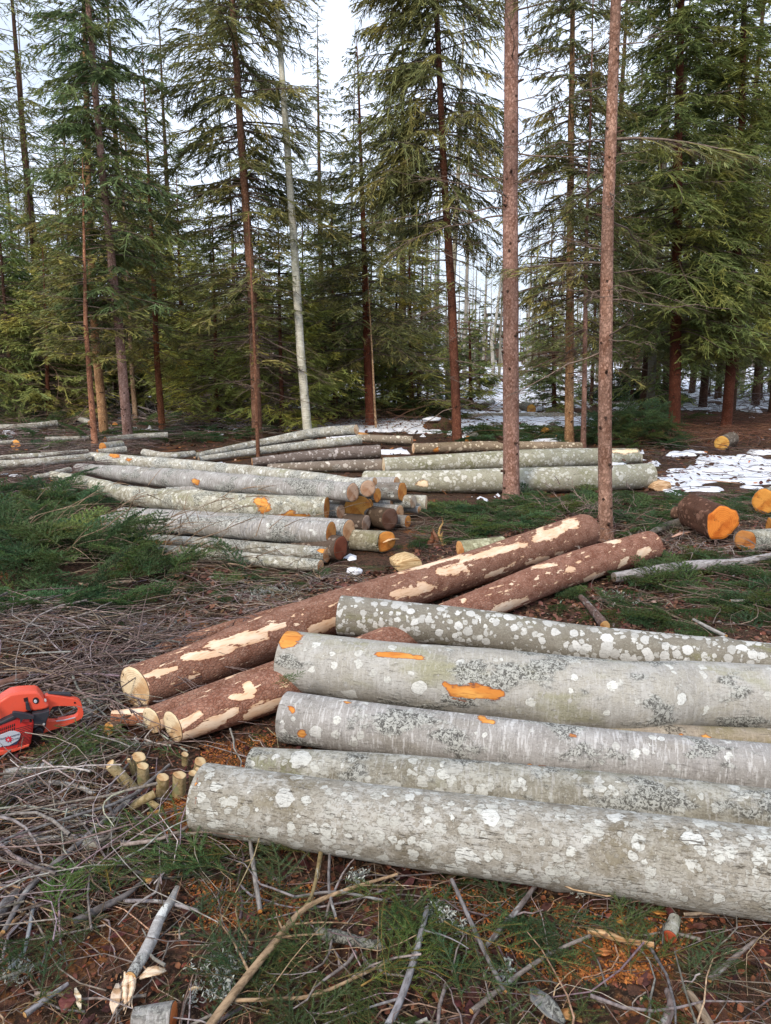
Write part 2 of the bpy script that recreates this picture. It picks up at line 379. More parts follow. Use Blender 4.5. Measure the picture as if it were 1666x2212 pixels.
def snow_mat():
    t = NT('old_snow'); P = t.n('NewGeometry').outputs['Position']; n = t.noise(9.0, P, 5, .7); n2 = t.noise(60.0, P, 4, .8)
    col = t.mix(t.ramp(n, .35, .7), (.72, .76, .84), (.82, .85, .9))
    col = t.mix(t.ramp(n2, .66, .72), col, (.14, .09, .06))
    return t.finish(col, .6, t.math('ADD', n, n2), .4, .02, .3)
M_snow = snow_mat()
def plain(name, col, rough=.5, spec=.4, bump=0, metal=0.0, dirt=0.0, coat=0.0):
    t = NT(name); n = t.noise(40.0, t.n('TexCoord').outputs['Object'], 4, .7); c = tuple(col)
    if dirt: c = t.mix(t.math('MULTIPLY', t.ramp(n, .5, .72), dirt), c, (.12, .07, .05))
    return t.finish(c, t.math('MULTIPLY_ADD', n, .3, rough-.15), n if bump else None, .2, .001, spec, metal, coat=coat)
rng = np.random.default_rng(11)
# ------------------------------------------------------------------ ground and snow
def warp(a, b, n, near):
    t = np.linspace(-1, 1, n); s = np.sinh(t*near)/np.sinh(near); return np.where(s < 0, -s*a, s*b)
def grid_sheet(name, xs, ys, zf, mat, kind):
    X, Y = np.meshgrid(xs, ys); Z = zf(X, Y); ny, nx = X.shape
    idx = np.arange(nx*ny).reshape(ny, nx)
    Fq = np.stack([idx[:-1, :-1], idx[:-1, 1:], idx[1:, 1:], idx[1:, :-1]], -1).reshape(-1, 4)
    mb = MB(); mb.add(np.stack([X, Y, Z], -1), Fq)
    o = mb.build(name, [mat], smooth=True); o['kind'] = kind; return o
gx = warp(-700, 700, 420, 6.6); gy = np.concatenate([np.linspace(-8, .8, 14)[:-1], .8+(np.sinh(np.linspace(0, 1, 420)*6.2)/np.sinh(6.2))*900])
def gz(X, Y): return gh(X, Y)+.55*hh(X, Y)
gobj = grid_sheet('ground', gx, gy, gz, M_ground, 'structure')

def snow_h(X, Y):
    px, py = X/np.maximum(Y, .1), Y
    w = np.full(X.shape, -.35)
    def bump(cx, cy, rx, ry, a):
        return a*np.exp(-(((X-cx)/rx)**2+((Y-cy)/ry)**2))
    def at(px_, py_, rx, ry, a):
        p = on_z(px_, py_); return bump(p[0], p[1], rx, ry, a)
    w = w+at(1570, 1000, 2.2, 1.5, .46)+at(1690, 1050, 1.8, 1.3, .52)+at(1470, 1090, .35, .3, .4)
    w = w+at(900, 925, 2.4, 1.8, .8)+at(1060, 905, 2.8, 1.8, .8)+at(1200, 908, 2.2, 1.6, .7)+at(1060, 860, 5, 4, .3)
    w = w+np.clip((Y-21)/9, 0, 1)*.5*np.clip((X/np.maximum(Y, 1)+.15)/.22, 0, 1)
    w = w+at(150, 925, 3.5, 1.6, .26)+at(240, 935, 2.0, 1.0, .26)+at(850, 975, .4, .35, .45)+at(766, 1241, .07, .06, .75)+at(1600, 1110, .8, .4, .45)
    w = w+at(1600, 880, 3.0, 1.6, .3)
    n = fbm(X*1.7, Y*1.2, 0, 31, 3)+.9*(fbm(X*3.6, Y*3.0, 0, 35, 3)-.5)
    q = n-.52+w
    return gz(X, Y)-.05+np.clip(q*.75, -.2, np.where(Y < 11, .075, .115))+.012*(fbm(X*14, Y*14, 0, 38, 2)-.5)
sx = warp(-40, 60, 640, 2.4); sy = 6+(np.sinh(np.linspace(0, 1, 900)*3.4)/np.sinh(3.4))*210
snow = grid_sheet('snow', sx, sy, snow_h, M_snow, 'structure')
# a small last lump of snow by the spruce logs
def blob(name, c, rad, mat, seed, parent=None, rough=.3, seg=(14, 22)):
    n, m = seg; th = np.linspace(0, np.pi, n); ph = np.arange(m)*2*np.pi/m
    T, Pp = np.meshgrid(th, ph, indexing='ij'); d = np.stack([np.sin(T)*np.cos(Pp), np.sin(T)*np.sin(Pp), np.cos(T)], -1)
    r = 1+rough*(fbm(d[..., 0]*1.6+seed, d[..., 1]*1.6, d[..., 2]*1.6, seed, 4)-.5)*2
    V = d*r[..., None]*np.array(rad); idx = np.arange(n*m).reshape(n, m)
    a, b = idx[:-1], np.roll(idx[:-1], -1, 1); cc, dd = idx[1:], np.roll(idx[1:], -1, 1)
    mb = MB(); mb.add(V, np.stack([a, cc, dd, b], -1).reshape(-1, 4)); o = mb.build(name, [mat], parent, smooth=True)
    o.location = c; return o
p = on_z(766, 1240); lump = blob('snow_lump', (p[0], p[1], .02), (.065, .05, .035), M_snow, 5)
tag(lump, 'small lump of old snow on the leaf litter below the log pile', 'snow lump')

# ------------------------------------------------------------------ logs
def catmull(P, n):
    P = np.asarray(P, float)
    if len(P) == 2: return P[0]+(P[1]-P[0])*np.linspace(0, 1, n)[:, None]
    Q = np.vstack([2*P[0]-P[1], P, 2*P[-1]-P[-2]]); L = np.r_[0, np.cumsum(np.linalg.norm(np.diff(P[:, :3], axis=0), axis=1))]
    s = np.linspace(0, L[-1], n); i = np.clip(np.searchsorted(L, s, side='right')-1, 0, len(P)-2)
    t = ((s-L[i])/(L[i+1]-L[i]))[:, None]; a, b, c, d = Q[i], Q[i+1], Q[i+2], Q[i+3]
    return .5*((2*b)+(c-a)*t+(2*a-5*b+4*c-d)*t*t+(3*b-a-3*c+d)*t**3)
def solve(pts):
    out = []
    for q in pts:
        px, py, hw = q[:3]; zb = q[3] if len(q) > 3 else 0.0; r = .1
        for _ in range(12):
            p = on_z(px, py, zb+r); r = hw*depth(p)/F
        out.append((p[0], p[1], p[2], r))
    return np.array(out)
def frame(p0, p1):
    x = unit(p1-p0); up = np.array([0, 0, 1.]) if abs(x[2]) < .9 else np.array([0, 1., 0])
    y = unit(np.cross(up, x)); z = np.cross(x, y)
    m = Matrix.Identity(4)
    for i, v in enumerate((x, y, z)):
        for j in range(3): m[j][i] = v[j]
    for j in range(3): m[j][3] = p0[j]
    return m, np.stack([x, y, z])
def log(name, label, cat, pts, mat, tint=(1, 1, 1), group=None, peel=(), cuts=((.8, .6, .4), (.8, .6, .4)), seed=None, world=None,
        sides=40, step=.03, lump=.05, lobes=0.0, skew=(0, 0), bend=0.0, knots=0, bark_part='bark'):
    seed = seed if seed is not None else int(abs(hash_(label)) % 997)
    K = np.array(world, float) if world is not None else solve(pts)
    L = np.linalg.norm(K[-1, :3]-K[0, :3]); n = int(np.clip(L/step, 6, 170))
    K = catmull(K, n); p0 = K[0, :3].copy(); m, B = frame(K[0, :3], K[-1, :3])
    C = (K[:, :3]-p0)@B.T; R = K[:, 3]
    th = np.arange(sides)*2*np.pi/sides; S = C[:, :1]
    cs, sn = np.cos(th)[None], np.sin(th)[None]
    f = 1+lump*2*(fbm(S*2.5+seed, cs*1.0+5, sn*1.0+9, seed, 3)-.5)+.5*lump*(fbm(S*16, cs*3+5, sn*3+9, seed+3, 3)-.5)
    f = f+lobes*(fbm(S*.6+seed, cs*1.7+5, sn*1.7+9, seed+9, 2)-.5)*2
    kr = np.random.default_rng(seed)
    for _ in range(knots):
        ks, ka = kr.uniform(.1, .9)*S[-1, 0], kr.uniform(0, 6.28)
        dd = ((S-ks)/(R.mean()*.35))**2+((np.angle(np.exp(1j*(th[None]-ka))))/.4)**2
        f = f+.12*np.exp(-dd)
    T = unit(np.gradient(C, axis=0)); yv = unit(np.cross(np.array([0, 0, 1.]), T)); zv = np.cross(T, yv)
    V = C[:, None]+(R[:, None]*f)[..., None]*(cs[..., None]*yv[:, None]+sn[..., None]*zv[:, None])
    for e, k in ((0, skew[0]), (-1, skew[1])):
        V[e, :, 0] += k*(cs[0]*R[e]); 
    root = thing(name, label, cat, group=group); root.matrix_world = m
    Vw = V@B+p0
    # bark tube with rolled ends
    inner0 = C[0]+(V[0]-C[0])*.955; inner1 = C[-1]+(V[-1]-C[-1])*.955
    V2 = V; nn = n
    idx = np.arange(nn*sides).reshape(nn, sides); a = idx[:-1]; b = np.roll(a, -1, 1); c = idx[1:]; d = np.roll(c, -1, 1)
    mb = MB(); mb.add(V2, np.stack([a, b, d, c], -1).reshape(-1, 4))
    for ra, rb in ((inner0, V[0]), (V[-1], inner1)):
        ii = np.arange(2*sides).reshape(2, sides); mb.add(np.stack([ra, rb]), np.stack([ii[0], np.roll(ii[0], -1), np.roll(ii[1], -1), ii[1]], -1))
    at = {}
    if len(peel):
        pv = np.zeros((n, sides)); X, Y = project(Vw); nrm = Vw-(C@B+p0)[:, None]; view = Vw-np.array([0, 0, CAMZ])
        face = (nrm*view).sum(-1) < 0
        for q in peel:
            x0, y0, x1, y1, w = q; dx, dy = x1-x0, y1-y0; t = np.clip(((X-x0)*dx+(Y-y0)*dy)/(dx*dx+dy*dy+1e-6), 0, 1)
            dist = np.hypot(X-x0-t*dx, Y-y0-t*dy); soft = max(5., w*.75)
            wv = w*(1-.35*np.abs(2*t-1)) if dx*dx+dy*dy > w*w*4 else w
            pv = np.maximum(pv, np.where(face, np.clip(.5+.5*(wv-dist)/soft, 0, 1), 0))
        at['peel'] = np.concatenate([pv.ravel(), np.zeros(4*sides)])
    bk = mb.build(bark_part, [mat], root, smooth=True, attrs=at); bk.color = (*tint, 1)
    for e, col in ((0, cuts[0]), (1, cuts[1])):
        if col is None: continue
        ring = V[0] if e == 0 else V[-1]; cen = C[0] if e == 0 else C[-1]; nx_ = -1 if e == 0 else 1
        fr = np.array([0, .25, .5, .75, .97, .985]); P = (ring-cen)[None]*fr[:, None, None]
        P = P+np.array([nx_*.0025, 0, 0])+np.array([nx_, 0, 0])*(.003*(fbm(P[..., 1]*60+seed, P[..., 2]*60, 0, seed, 2)-.5))[..., None]
        P[-1] = (ring-cen)*.985-np.array([nx_*.004, 0, 0])
        ii = np.arange(6*sides).reshape(6, sides); a = ii[:-1]; b = np.roll(a, -1, 1); c = ii[1:]; d = np.roll(c, -1, 1)
        Fq = np.stack([a, c, d, b] if e else [a, b, d, c], -1).reshape(-1, 4)
        cm = MB(); cm.add(P, Fq); rn = np.repeat(fr, sides)
        ce = cm.build('cut_end', [M_cut], root, smooth=True, attrs={'rn': rn}); ce.location = tuple(cen); ce.color = (*col, 1)
    root['_r'] = float(R.mean())
    return root
def hash_(s):
    h = 7
    for ch in s: h = (h*131+ord(ch)) & 0x7fffffff
    return h

TAN = (.55, .34, .19); OR = (.50, .22, .055); ORB = (.62, .27, .06); GR = (.48, .33, .23); PALE = (.74, .62, .42); RED = (.25, .07, .03)
G1 = 'aspen and birch logs laid in the foreground'
log('aspen_log', 'thickest pale aspen log with white lichen spots lying lowest in the front row', 'log',
    [(437, 1722, 72), (833, 1780, 79), (1250, 1832, 87), (1666, 1887, 94), (1900, 1918, 99)], M_aspen, (.9, .9, .9), group=G1, cuts=((.6, .35, .15), TAN), sides=96, step=.016, lump=.03, knots=3,
    peel=[(424, 1680, 420, 1740, 3)])
log('aspen_log', 'narrow grey lichened log whose left end is crusted with dark lichen, behind the thickest log', 'log',
    [(545, 1655, 40), (833, 1682, 52), (1250, 1722, 58), (1666, 1768, 62), (1900, 1796, 64)], M_mossy, (.9, .9, .9), G1, sides=72, step=.02, lump=.05, knots=3)
log('birch_log', 'grey birch log with fine pale streaks and small orange nick near its left end', 'log',
    [(617, 1548, 54), (833, 1578, 55), (1250, 1628, 58), (1666, 1668, 60), (1900, 1692, 61)], M_birchy, group=G1, sides=80, step=.018, lump=.03, knots=4,
    peel=[(650, 1586, 654, 1586, 8), (1040, 1550, 1044, 1556, 7), (1050, 1558, 1070, 1560, 5), (1228, 1588, 1250, 1592, 4), (1135, 1660, 1145, 1657, 6), (1165, 1662, 1172, 1658, 6), (745, 1517, 762, 1520, 3), (630, 1532, 633, 1536, 5)])
log('alder_log', 'big smooth grey log with large orange gash in its side and orange end patch', 'log',
    [(617, 1425, 63, .06), (833, 1455, 68, .04), (1100, 1482, 76, .01), (1350, 1508, 79), (1500, 1502, 74), (1666, 1510, 73), (1900, 1520, 76)], M_aspen_smooth, group=G1, sides=96, step=.016, lump=.03, knots=2,
    peel=[(960, 1478, 985, 1500, 8), (975, 1490, 1070, 1500, 16), (1060, 1498, 1085, 1498, 7), (610, 1376, 632, 1374, 18), (612, 1392, 630, 1390, 12), (815, 1412, 915, 1421, 7), (1425, 1584, 1440, 1586, 4)])
log('aspen_log', 'log densely covered in round white lichen spots, uppermost of the front row', 'log',
    [(735, 1329, 43, .1), (833, 1338, 43, .09), (1033, 1360, 43, .05), (1250, 1391, 42, .01), (1450, 1412, 43), (1666, 1434, 44), (1900, 1455, 46)], M_aspen_spotty, group=G1, sides=80, step=.018, lump=.04, knots=3)
log('alder_log', 'thin log half hidden under the big smooth grey log at the right frame edge', 'log',
    [(1150, 1560, 24), (1400, 1588, 26), (1666, 1602, 28), (1880, 1612, 30)], M_aspen_smooth, (.85, .75, .65), G1, sides=40, peel=[(1470, 1590, 1476, 1592, 5), (1520, 1590, 1526, 1594, 6)])
G2 = 'freshly cut spruce logs lying behind the front row'
log('spruce_log', 'long thick reddish spruce log with peeled tan patches and pale sawn end by the chainsaw', 'log',
    [(292, 1485, 48), (435, 1435, 49), (563, 1382, 50), (725, 1322, 46), (833, 1288, 43), (1033, 1225, 39), (1233, 1157, 38), (1262, 1147, 37)], M_spruce_log, group=G2,
    cuts=(PALE, PALE), sides=88, step=.02, lump=.035, knots=5, skew=(-.2, 0),
    peel=[(300, 1470, 318, 1478, 7), (312, 1462, 380, 1442, 10), (398, 1419, 470, 1412, 12), (450, 1396, 500, 1385, 13), (500, 1380, 570, 1374, 17), (560, 1362, 618, 1350, 7), (478, 1412, 500, 1398, 9), (408, 1466, 418, 1450, 4), (412, 1466, 432, 1456, 4),
          (672, 1362, 724, 1346, 10), (690, 1352, 724, 1338, 8), (863, 1238, 998, 1200, 4), (1000, 1208, 1135, 1176, 9), (948, 1237, 1008, 1228, 12), (850, 1285, 930, 1270, 10), (905, 1266, 928, 1268, 9), (1158, 1163, 1212, 1145, 12),
          (1138, 1218, 1183, 1204, 6), (1222, 1134, 1240, 1130, 11), (1105, 1222, 1112, 1214, 5), (1050, 1245, 1085, 1232, 5), (1200, 1197, 1215, 1192, 5), (1160, 1150, 1170, 1140, 6)])
log('spruce_log', 'slimmer spruce log with peeled patches running under the lichened logs, lower sawn end facing left', 'log',
    [(374, 1569, 36), (480, 1531, 42), (595, 1488, 46), (800, 1408, 40), (1033, 1310, 36), (1233, 1230, 36), (1403, 1180, 33)], M_spruce_log, (1.05, 1, 1), G2,
    cuts=(PALE, (.55, .35, .22)), sides=80, step=.02, lump=.05, knots=5, skew=(-.2, 0),
    peel=[(387, 1572, 435, 1540, 9), (395, 1590, 420, 1582, 9), (420, 1584, 509, 1536, 13), (493, 1507, 545, 1504, 7), (536, 1483, 538, 1485, 10), (538, 1495, 545, 1490, 8), (531, 1548, 580, 1520, 14), (570, 1535, 618, 1504, 13),
          (1150, 1224, 1203, 1221, 5), (1225, 1232, 1240, 1228, 7), (1316, 1171, 1336, 1169, 8), (1063, 1320, 1138, 1294, 9), (1265, 1254, 1300, 1240, 7), (1340, 1220, 1356, 1206, 9), (1385, 1196, 1398, 1188, 9), (1202, 1283, 1220, 1276, 6), (1180, 1240, 1188, 1238, 4), (1000, 1298, 1003, 1296, 7), (1250, 1215, 1253, 1213, 4)])
log('spruce_log', 'spruce log squeezed between the two long spruce logs, notched pale end showing', 'log',
    [(328, 1556, 30), (467, 1506, 32), (640, 1442, 31)], M_spruce_log, group=G2, cuts=(PALE, PALE), sides=56, peel=[(336, 1572, 356, 1560, 9)], skew=(-.2, 0))
log('spruce_log', 'thin reddish log mostly hidden behind the long thick spruce log, its pale tip poking out', 'log',
    [(333, 1406, 13), (450, 1372, 16), (560, 1340, 17), (640, 1318, 17)], M_spruce_log, group=G2, cuts=(PALE, PALE), sides=40)
log('spruce_pole', 'short thin spruce pole end with stripped top sticking out left of the sawn ends', 'log',
    [(243, 1553, 18), (335, 1545, 20)], M_spruce_log, (1.4, 1.2, 1.0), G2, cuts=((.62, .48, .3), PALE), sides=40, peel=[(243, 1540, 320, 1534, 7)])

# the pile in the middle distance (c = units of an enlarged crop)
G3 = 'birch and alder logs of the middle pile'
c1 = lambda x, y, h, z=0.0: (x*.5, 777.8+y*.5, h*.5, z)
P1 = log('birch_log', 'long pale birch log rearmost on top of the pile, orange nicks at left end', 'log',
    [c1(395, 425, 27, .02), c1(830, 462, 30, .1), c1(1300, 508, 31, .28), c1(1590, 555, 37, .355)], M_mossy, (1.3, 1.3, 1.3), G3, cuts=(TAN, GR), skew=(0, .12), peel=[(240, 983, 256, 984, 5), (276, 992, 283, 992, 3)], knots=4)
P2 = log('birch_log', 'birch log with a grey cut end, highest in front on the pile', 'log',
    [c1(335, 465, 18, .02), c1(600, 500, 38, .08), c1(900, 525, 44, .2), c1(1200, 550, 42, .28), c1(1525, 573, 42, .32)], M_birchy, group=G3, cuts=(TAN, GR), peel=[(421, 1040, 426, 1042, 6)], knots=6, lump=.13, skew=(0, .12))
P3 = log('alder_log', 'crooked lichened log with bright orange square scar, its left part kinked upward', 'log',
    [c1(225, 505, 25, .03), c1(400, 538, 32, .04), c1(560, 582, 38, .06), c1(800, 612, 52, .12), c1(1100, 634, 55, .15), c1(1412, 640, 54, .15)], M_mossy, (1.15, 1.13, 1.05), G3, cuts=(OR, OR), knots=6, lump=.14, skew=(0, .12),
    peel=[(560, 1083, 570, 1084, 11), (566, 1096, 574, 1098, 9), (590, 1116, 665, 1114, 6), (620, 1109, 635, 1108, 6), (108, 1038, 112, 1040, 5)])
P4 = log('birch_log', 'smooth silvery birch log with round orange end, thick and straight at the pile front', 'log',
    [c1(440, 712, 42, .05), c1(560, 695, 42, .07), c1(800, 710, 45, .1), c1(1100, 730, 48, .12), c1(1430, 748, 51, .12)], M_birchy, (1.05, 1.05, 1.05), G3, cuts=(OR, OR), knots=3, lump=.07, skew=(0, .12), peel=[(264, 1138, 270, 1140, 3)])
log('alder_log', 'thin lichened log second from the ground at the pile front', 'log',
    [c1(450, 765, 22, .02), c1(800, 788, 28, .02), c1(1100, 812, 30, .01), c1(1413, 842, 34)], M_mossy, group=G3, cuts=(OR, TAN), knots=4, lump=.1, skew=(0, .12), peel=[(285, 1174, 370, 1173, 5), (690, 1190, 704, 1190, 5)])
log('alder_log', 'thin pale log lying lowest in front of the pile, small tan end', 'log',
    [c1(620, 815, 22), c1(800, 832, 26), c1(1100, 862, 28), c1(1385, 890, 27)], M_mossy, (1.15, 1.15, 1.12), G3, cuts=(OR, TAN), knots=3, lump=.09, skew=(0, .12))
def world_end(px, py, hw, z):
    r = .08
    for _ in range(10): p = on_z(px, py, z+r); r = hw*depth(p)/F
    return p, r
dirp = None
def ender(label, px, py, hw, z, tint, mat=M_birchy, L=2.6, ang=0.0, bt=(1, 1, 1), name='birch_log', rise=-.02, **kw):
    p, r = world_end(px, py, hw, z)
    a = math.radians(154+ang); q = p+np.array([math.cos(a)*L, math.sin(a)*L, min(0, r*.6-p[2])*.6+rise])
    return log(name, label, 'log', None, mat, bt, G3, cuts=(TAN, tint), world=[(*q, r*.8), (*((p+q)/2), r*.93), (*p, r)], sides=32, step=.06, skew=(0, .08), **kw)
ender('small birch log end, dark tan, just above the rearmost birch log end', 810, 1040, 9, .42, TAN)
ender('bright orange small oval log end right of the rearmost birch log end', 815, 1070, 16, .22, ORB, name='alder_log', mat=M_greybark)
ender('slender orange log end wedged between the big sawn face and its neighbour', 798, 1093, 16, .13, OR, name='alder_log', mat=M_greybark)
ender('thick alder butt showing a wide saw-scored orange face in the heart of the pile', 773, 1099, 31, .06, (.55, .27, .06), name='alder_log', mat=M_greybark, ang=-48, L=1.2, lobes=.1, bt=(.5, .35, .28))
ender('small grey-brown round end beside the lichened log with the orange scar', 736, 1106, 16, .12, GR)
ender('grey weathered end standing upright low behind the silvery log', 791, 1131, 19, .0, (.4, .31, .25), mat=M_greybark, bt=(.5, .4, .35))
ender('tan log end peeping out behind the round orange end of the silvery log', 754, 1146, 24, .09, TAN)
ender('dark red stained log end below the silvery birch log', 736, 1184, 27, .0, (.2, .06, .03), mat=M_greybark, lobes=.12, bt=(.5, .4, .35))
ender('narrow tan log end standing highest at the far right of the pile', 857, 1043, 13, .3, TAN)
ender('split orange log end with torn edge at the right of the pile', 869, 1062, 21, .2, OR, name='alder_log', mat=M_greybark, lobes=.2)
ender('slim grey oval end left below the split orange end', 852, 1083, 18, .1, GR)
ender('pale grey log end farthest right in the pile', 893, 1084, 15, .12, (.45, .38, .3), mat=M_mossy)
ender('tiny log end at the rightmost edge of the pile', 906, 1101, 8, .05, TAN)
ender('tall oval tan end in the lower right of the pile', 864, 1108, 17, .02, TAN)
ender('small orange end lowest at the right of the pile', 881, 1127, 14, 0, OR, name='alder_log', mat=M_greybark)
ender('small torn pinkish end beside the dark mossy butt', 840, 1110, 13, .1, (.5, .27, .15), mat=M_greybark)
log('alder_log', 'dark brown rough-barked butt with a mossy top in the right half of the pile', 'log', [(792, 1112, 20, .02), (842, 1122, 23, .02)], M_greybark, (.45, .34, .26), G3, lobes=.12, cuts=(OR, (.12, .065, .045)))
log('alder_log', 'short grey log with a torn orange end and pale splinter, right of the pile foot', 'log', [(760, 1165, 22), (833, 1170, 23)], M_mossy, (.8, .75, .62), G3, lobes=.12, cuts=(TAN, ORB), skew=(0, .7))
log('birch_log', 'light grey log crossing behind the small ends at the right of the pile', 'log', [(800, 1083, 17, .05), (921, 1087, 17, .05)], M_mossy, (1.1, 1.1, 1.08), G3)

G4 = 'long logs stacked behind the middle pile'
log('birch_log', 'birch log leaning up to the right, highest of those behind the pile', 'log', [(420, 985, 6, .0), (575, 955, 9, .1), (680, 936, 11, .25), (770, 928, 11, .35)], M_mossy, (1.1, 1.1, 1.1), G4, knots=5)
log('birch_log', 'pale bent log just below the upward leaning birch log', 'log', [(430, 992, 6, 0), (600, 969, 9, .05), (700, 958, 10, .15), (781, 950, 10, .2)], M_mossy, (1.15, 1.15, 1.15), G4, knots=4)
log('birch_log', 'dark purplish log with a rotten right end behind the pile', 'log', [(545, 998, 9), (700, 983, 13, .03), (820, 975, 14, .05)], M_greybark, (.95, .85, .85), G4, cuts=(TAN, RED), knots=3)
log('birch_log', 'brownish grey log lying lowest behind the pile', 'log', [(580, 1010, 8), (700, 1008, 12), (825, 1005, 14)], M_greybark, (1.15, 1.05, .98), G4)
log('birch_log', 'short tan log with a sawn right end on the snow edge behind the pile', 'log', [(770, 946, 8, .05), (890, 951, 9, .03)], M_greybark, (1.4, 1.3, 1.15), G4)
log('aspen_log', 'brown thin log lying farthest back, right of the snow patch', 'log', [(893, 969, 11), (1050, 964, 11), (1256, 964, 9)], M_greybark, (1.35, 1.15, .9), G4, peel=[(940, 972, 944, 970, 4)])
log('aspen_log', 'thick yellowish lichened log with split right end, upper of the two long ones', 'log', [(829, 1006, 17), (1000, 998, 20), (1200, 990, 21), (1374, 985, 16)], M_far_pale, group=G4, cuts=(PALE, PALE), sides=56,
    peel=[(1325, 975, 1374, 975, 5)], knots=4, lump=.06)
log('aspen_log', 'thick pale lichened log with an orange chip, lying closest of the two long ones', 'log', [(790, 1034, 17), (927, 1040, 24), (1100, 1037, 26), (1294, 1033, 27), (1405, 1028, 27)], M_far_pale, (1.05, 1.05, 1.08), G4, cuts=(PALE, PALE), sides=64,
    peel=[(905, 1046, 922, 1045, 8)], knots=2, lump=.03)
log('aspen_log', 'short pale stub of log behind the split end of the yellowish log', 'log', [(1330, 990, 9), (1388, 991, 10)], M_far_pale, (1.1, 1.1, 1.2), G4)

G5 = 'thin logs scattered at the left in the distance'
for lb, a in (('pair-like long grey log at the left frame edge, below the leaning round slice', [(-40, 1004, 8), (60, 1000, 8), (195, 988, 8)]),
              ('dark thin log directly above the long grey log at the left frame edge', [(-40, 992, 5), (110, 982, 5), (190, 975, 4)]),
              ('far grey log lying level at the left edge, highest up the clearing', [(-40, 925, 6), (60, 921, 6), (122, 915, 7)]),
              ('short grey log at the left edge just above the leaning round slice', [(-30, 960, 5), (36, 955, 5)]),
              ('slim pale log between brush left of the thin bare-stemmed spruces', [(98, 949, 5), (192, 946, 4)]),
              ('mid grey log passing behind the three slim spruce trunks', [(228, 950, 6), (300, 943, 6), (362, 940, 6)]),
              ('pale log slanting down toward the golden slim trunk', [(158, 899, 5), (196, 914, 6)]),
              ('log with an orange left end close behind the pile top', [(222, 966, 9), (262, 960, 8)]),
              ('flat grey log with mossy block end touching the pile top', [(211, 977, 6), (272, 971, 7)]),
              ('grey branchy log left of the pile, pointing away', [(70, 1033, 5), (110, 1026, 6), (150, 1015, 6)]),
              ('whitish short log lying under the kinked log left end', [(92, 1061, 6), (140, 1052, 7)]),
              ('log with reddish cut end leaning behind the pile', [(312, 978, 8), (360, 985, 7), (420, 980, 6)])):
    log('birch_log', lb, 'log', [(x_, y_, h_*1.1, .1) for x_, y_, h_ in a], M_mossy, (1.15, 1.13, 1.12), G5, cuts=(OR, TAN), sides=20, step=.08)

# ------------------------------------------------------------------ face-on rounds, blocks, offcuts
def face_log(name, label, cat, px, py, hw, az, Lw, face, mat, tint=(1, 1, 1), zb=0.0, drop=0.0, lobes=.08, group=None, sides=40, taper=1.0, skew=0.0):
    p, r = world_end(px, py, hw, zb); a = math.atan2(p[0], p[1])+math.radians(az)
    q = p+np.array([math.sin(a)*Lw, math.cos(a)*Lw, drop])
    return log(name, label, cat, None, mat, tint, group, cuts=(face, TAN), world=[(*p, r), (*((p*.6+q*.4)), r*.97), (*q, r*taper)], sides=sides, step=.02, lobes=lobes, lump=.05, skew=(skew, 0))
G6 = 'sawn butts heaped at the right edge'
face_log('alder_butt', 'thick butt with a glowing orange notched face and dark brown bark', 'log butt', 1560, 1131, 39, -30, .55, (.66, .22, .035), M_greybark, (.5, .27, .2), group=G6, lobes=.22, sides=72, zb=.02)
face_log('alder_butt', 'small brown-barked side limb against the notched orange butt', 'log butt', 1515, 1118, 15, -55, .3, (.6, .3, .1), M_greybark, (.5, .3, .22), group=G6, zb=.06, lobes=.15)
face_log('alder_butt', 'butt with a yellow-orange face cut off by the right frame edge', 'log butt', 1652, 1083, 28, 25, .5, (.66, .30, .06), M_mossy, (.7, .65, .55), group=G6, zb=.03, lobes=.16, sides=56)
face_log('alder_butt', 'lichened grey round tilted on its edge below the yellow-orange butt', 'log butt', 1612, 1168, 24, 50, .3, (.45, .2, .06), M_mossy, (.95, .95, .9), group=G6, lobes=.1, skew=-.5)
face_log('alder_butt', 'lichened log half out of frame with an orange split side', 'log butt', 1662, 1140, 22, 70, .5, ORB, M_mossy, (.7, .7, .6), group=G6, zb=.05, lobes=.15)
G7 = 'sawn log ends scattered in the distance'
face_log('round_slice', 'leaning round slice of log with orange face near the left frame edge', 'log butt', 34, 962, 12, 32, .5, (.7, .34, .09), M_greybark, (.8, .7, .6), group=G7, drop=-.08)
face_log('log_butt', 'round yellow sawn face on a dark log lying on snow at the right', 'log butt', 1559, 957, 16, 12, .8, (.62, .36, .09), M_greybark, (.7, .6, .5), group=G7)
face_log('log_butt', 'small yellow log face far off between the pink trunk and the golden trunk', 'log butt', 1148, 884, 11, -10, 1.4, (.45, .24, .05), M_greybark, (.7, .7, .6), group=G7, lobes=.15)
face_log('log_butt', 'yellow-brown log face in the brush left of the golden trunk', 'log butt', 1179, 932, 10, 10, 1.0, (.45, .24, .05), M_greybark, (.7, .7, .6), group=G7, lobes=.15)
face_log('log_butt', 'orange log face beside the foot of the dark red trunk', 'log butt', 1012, 949, 8, 10, .8, OR, M_greybark, (.7, .7, .6), group=G7, lobes=.2)
face_log('log_butt', 'tiny orange log face beyond the slim trunks at the left', 'log butt', 249, 918, 6, 10, .8, OR, M_greybark, group=G7)
face_log('log_butt', 'tiny orange log face farthest up beyond the slim trunks', 'log butt', 263, 897, 5, 10, .8, OR, M_greybark, group=G7)
face_log('log_butt', 'orange cut face at the left frame edge on the long grey log', 'log butt', 10, 1003, 6, 60, .3, OR, M_greybark, group=G7, zb=.02)
face_log('log_butt', 'mossy round with an orange face behind the thick spruce log', 'log butt', 994, 1187, 18, 60, .42, (.62, .33, .13), M_mossy, (.95, .95, .7), lobes=.14, group='rounds behind the thick spruce log')
log('fallen_log', 'snow-topped fallen log far away left of the pink trunk', 'log', [(1030, 880, 5), (1064, 868, 6)], M_mossy, (1.2, 1.2, 1.2))
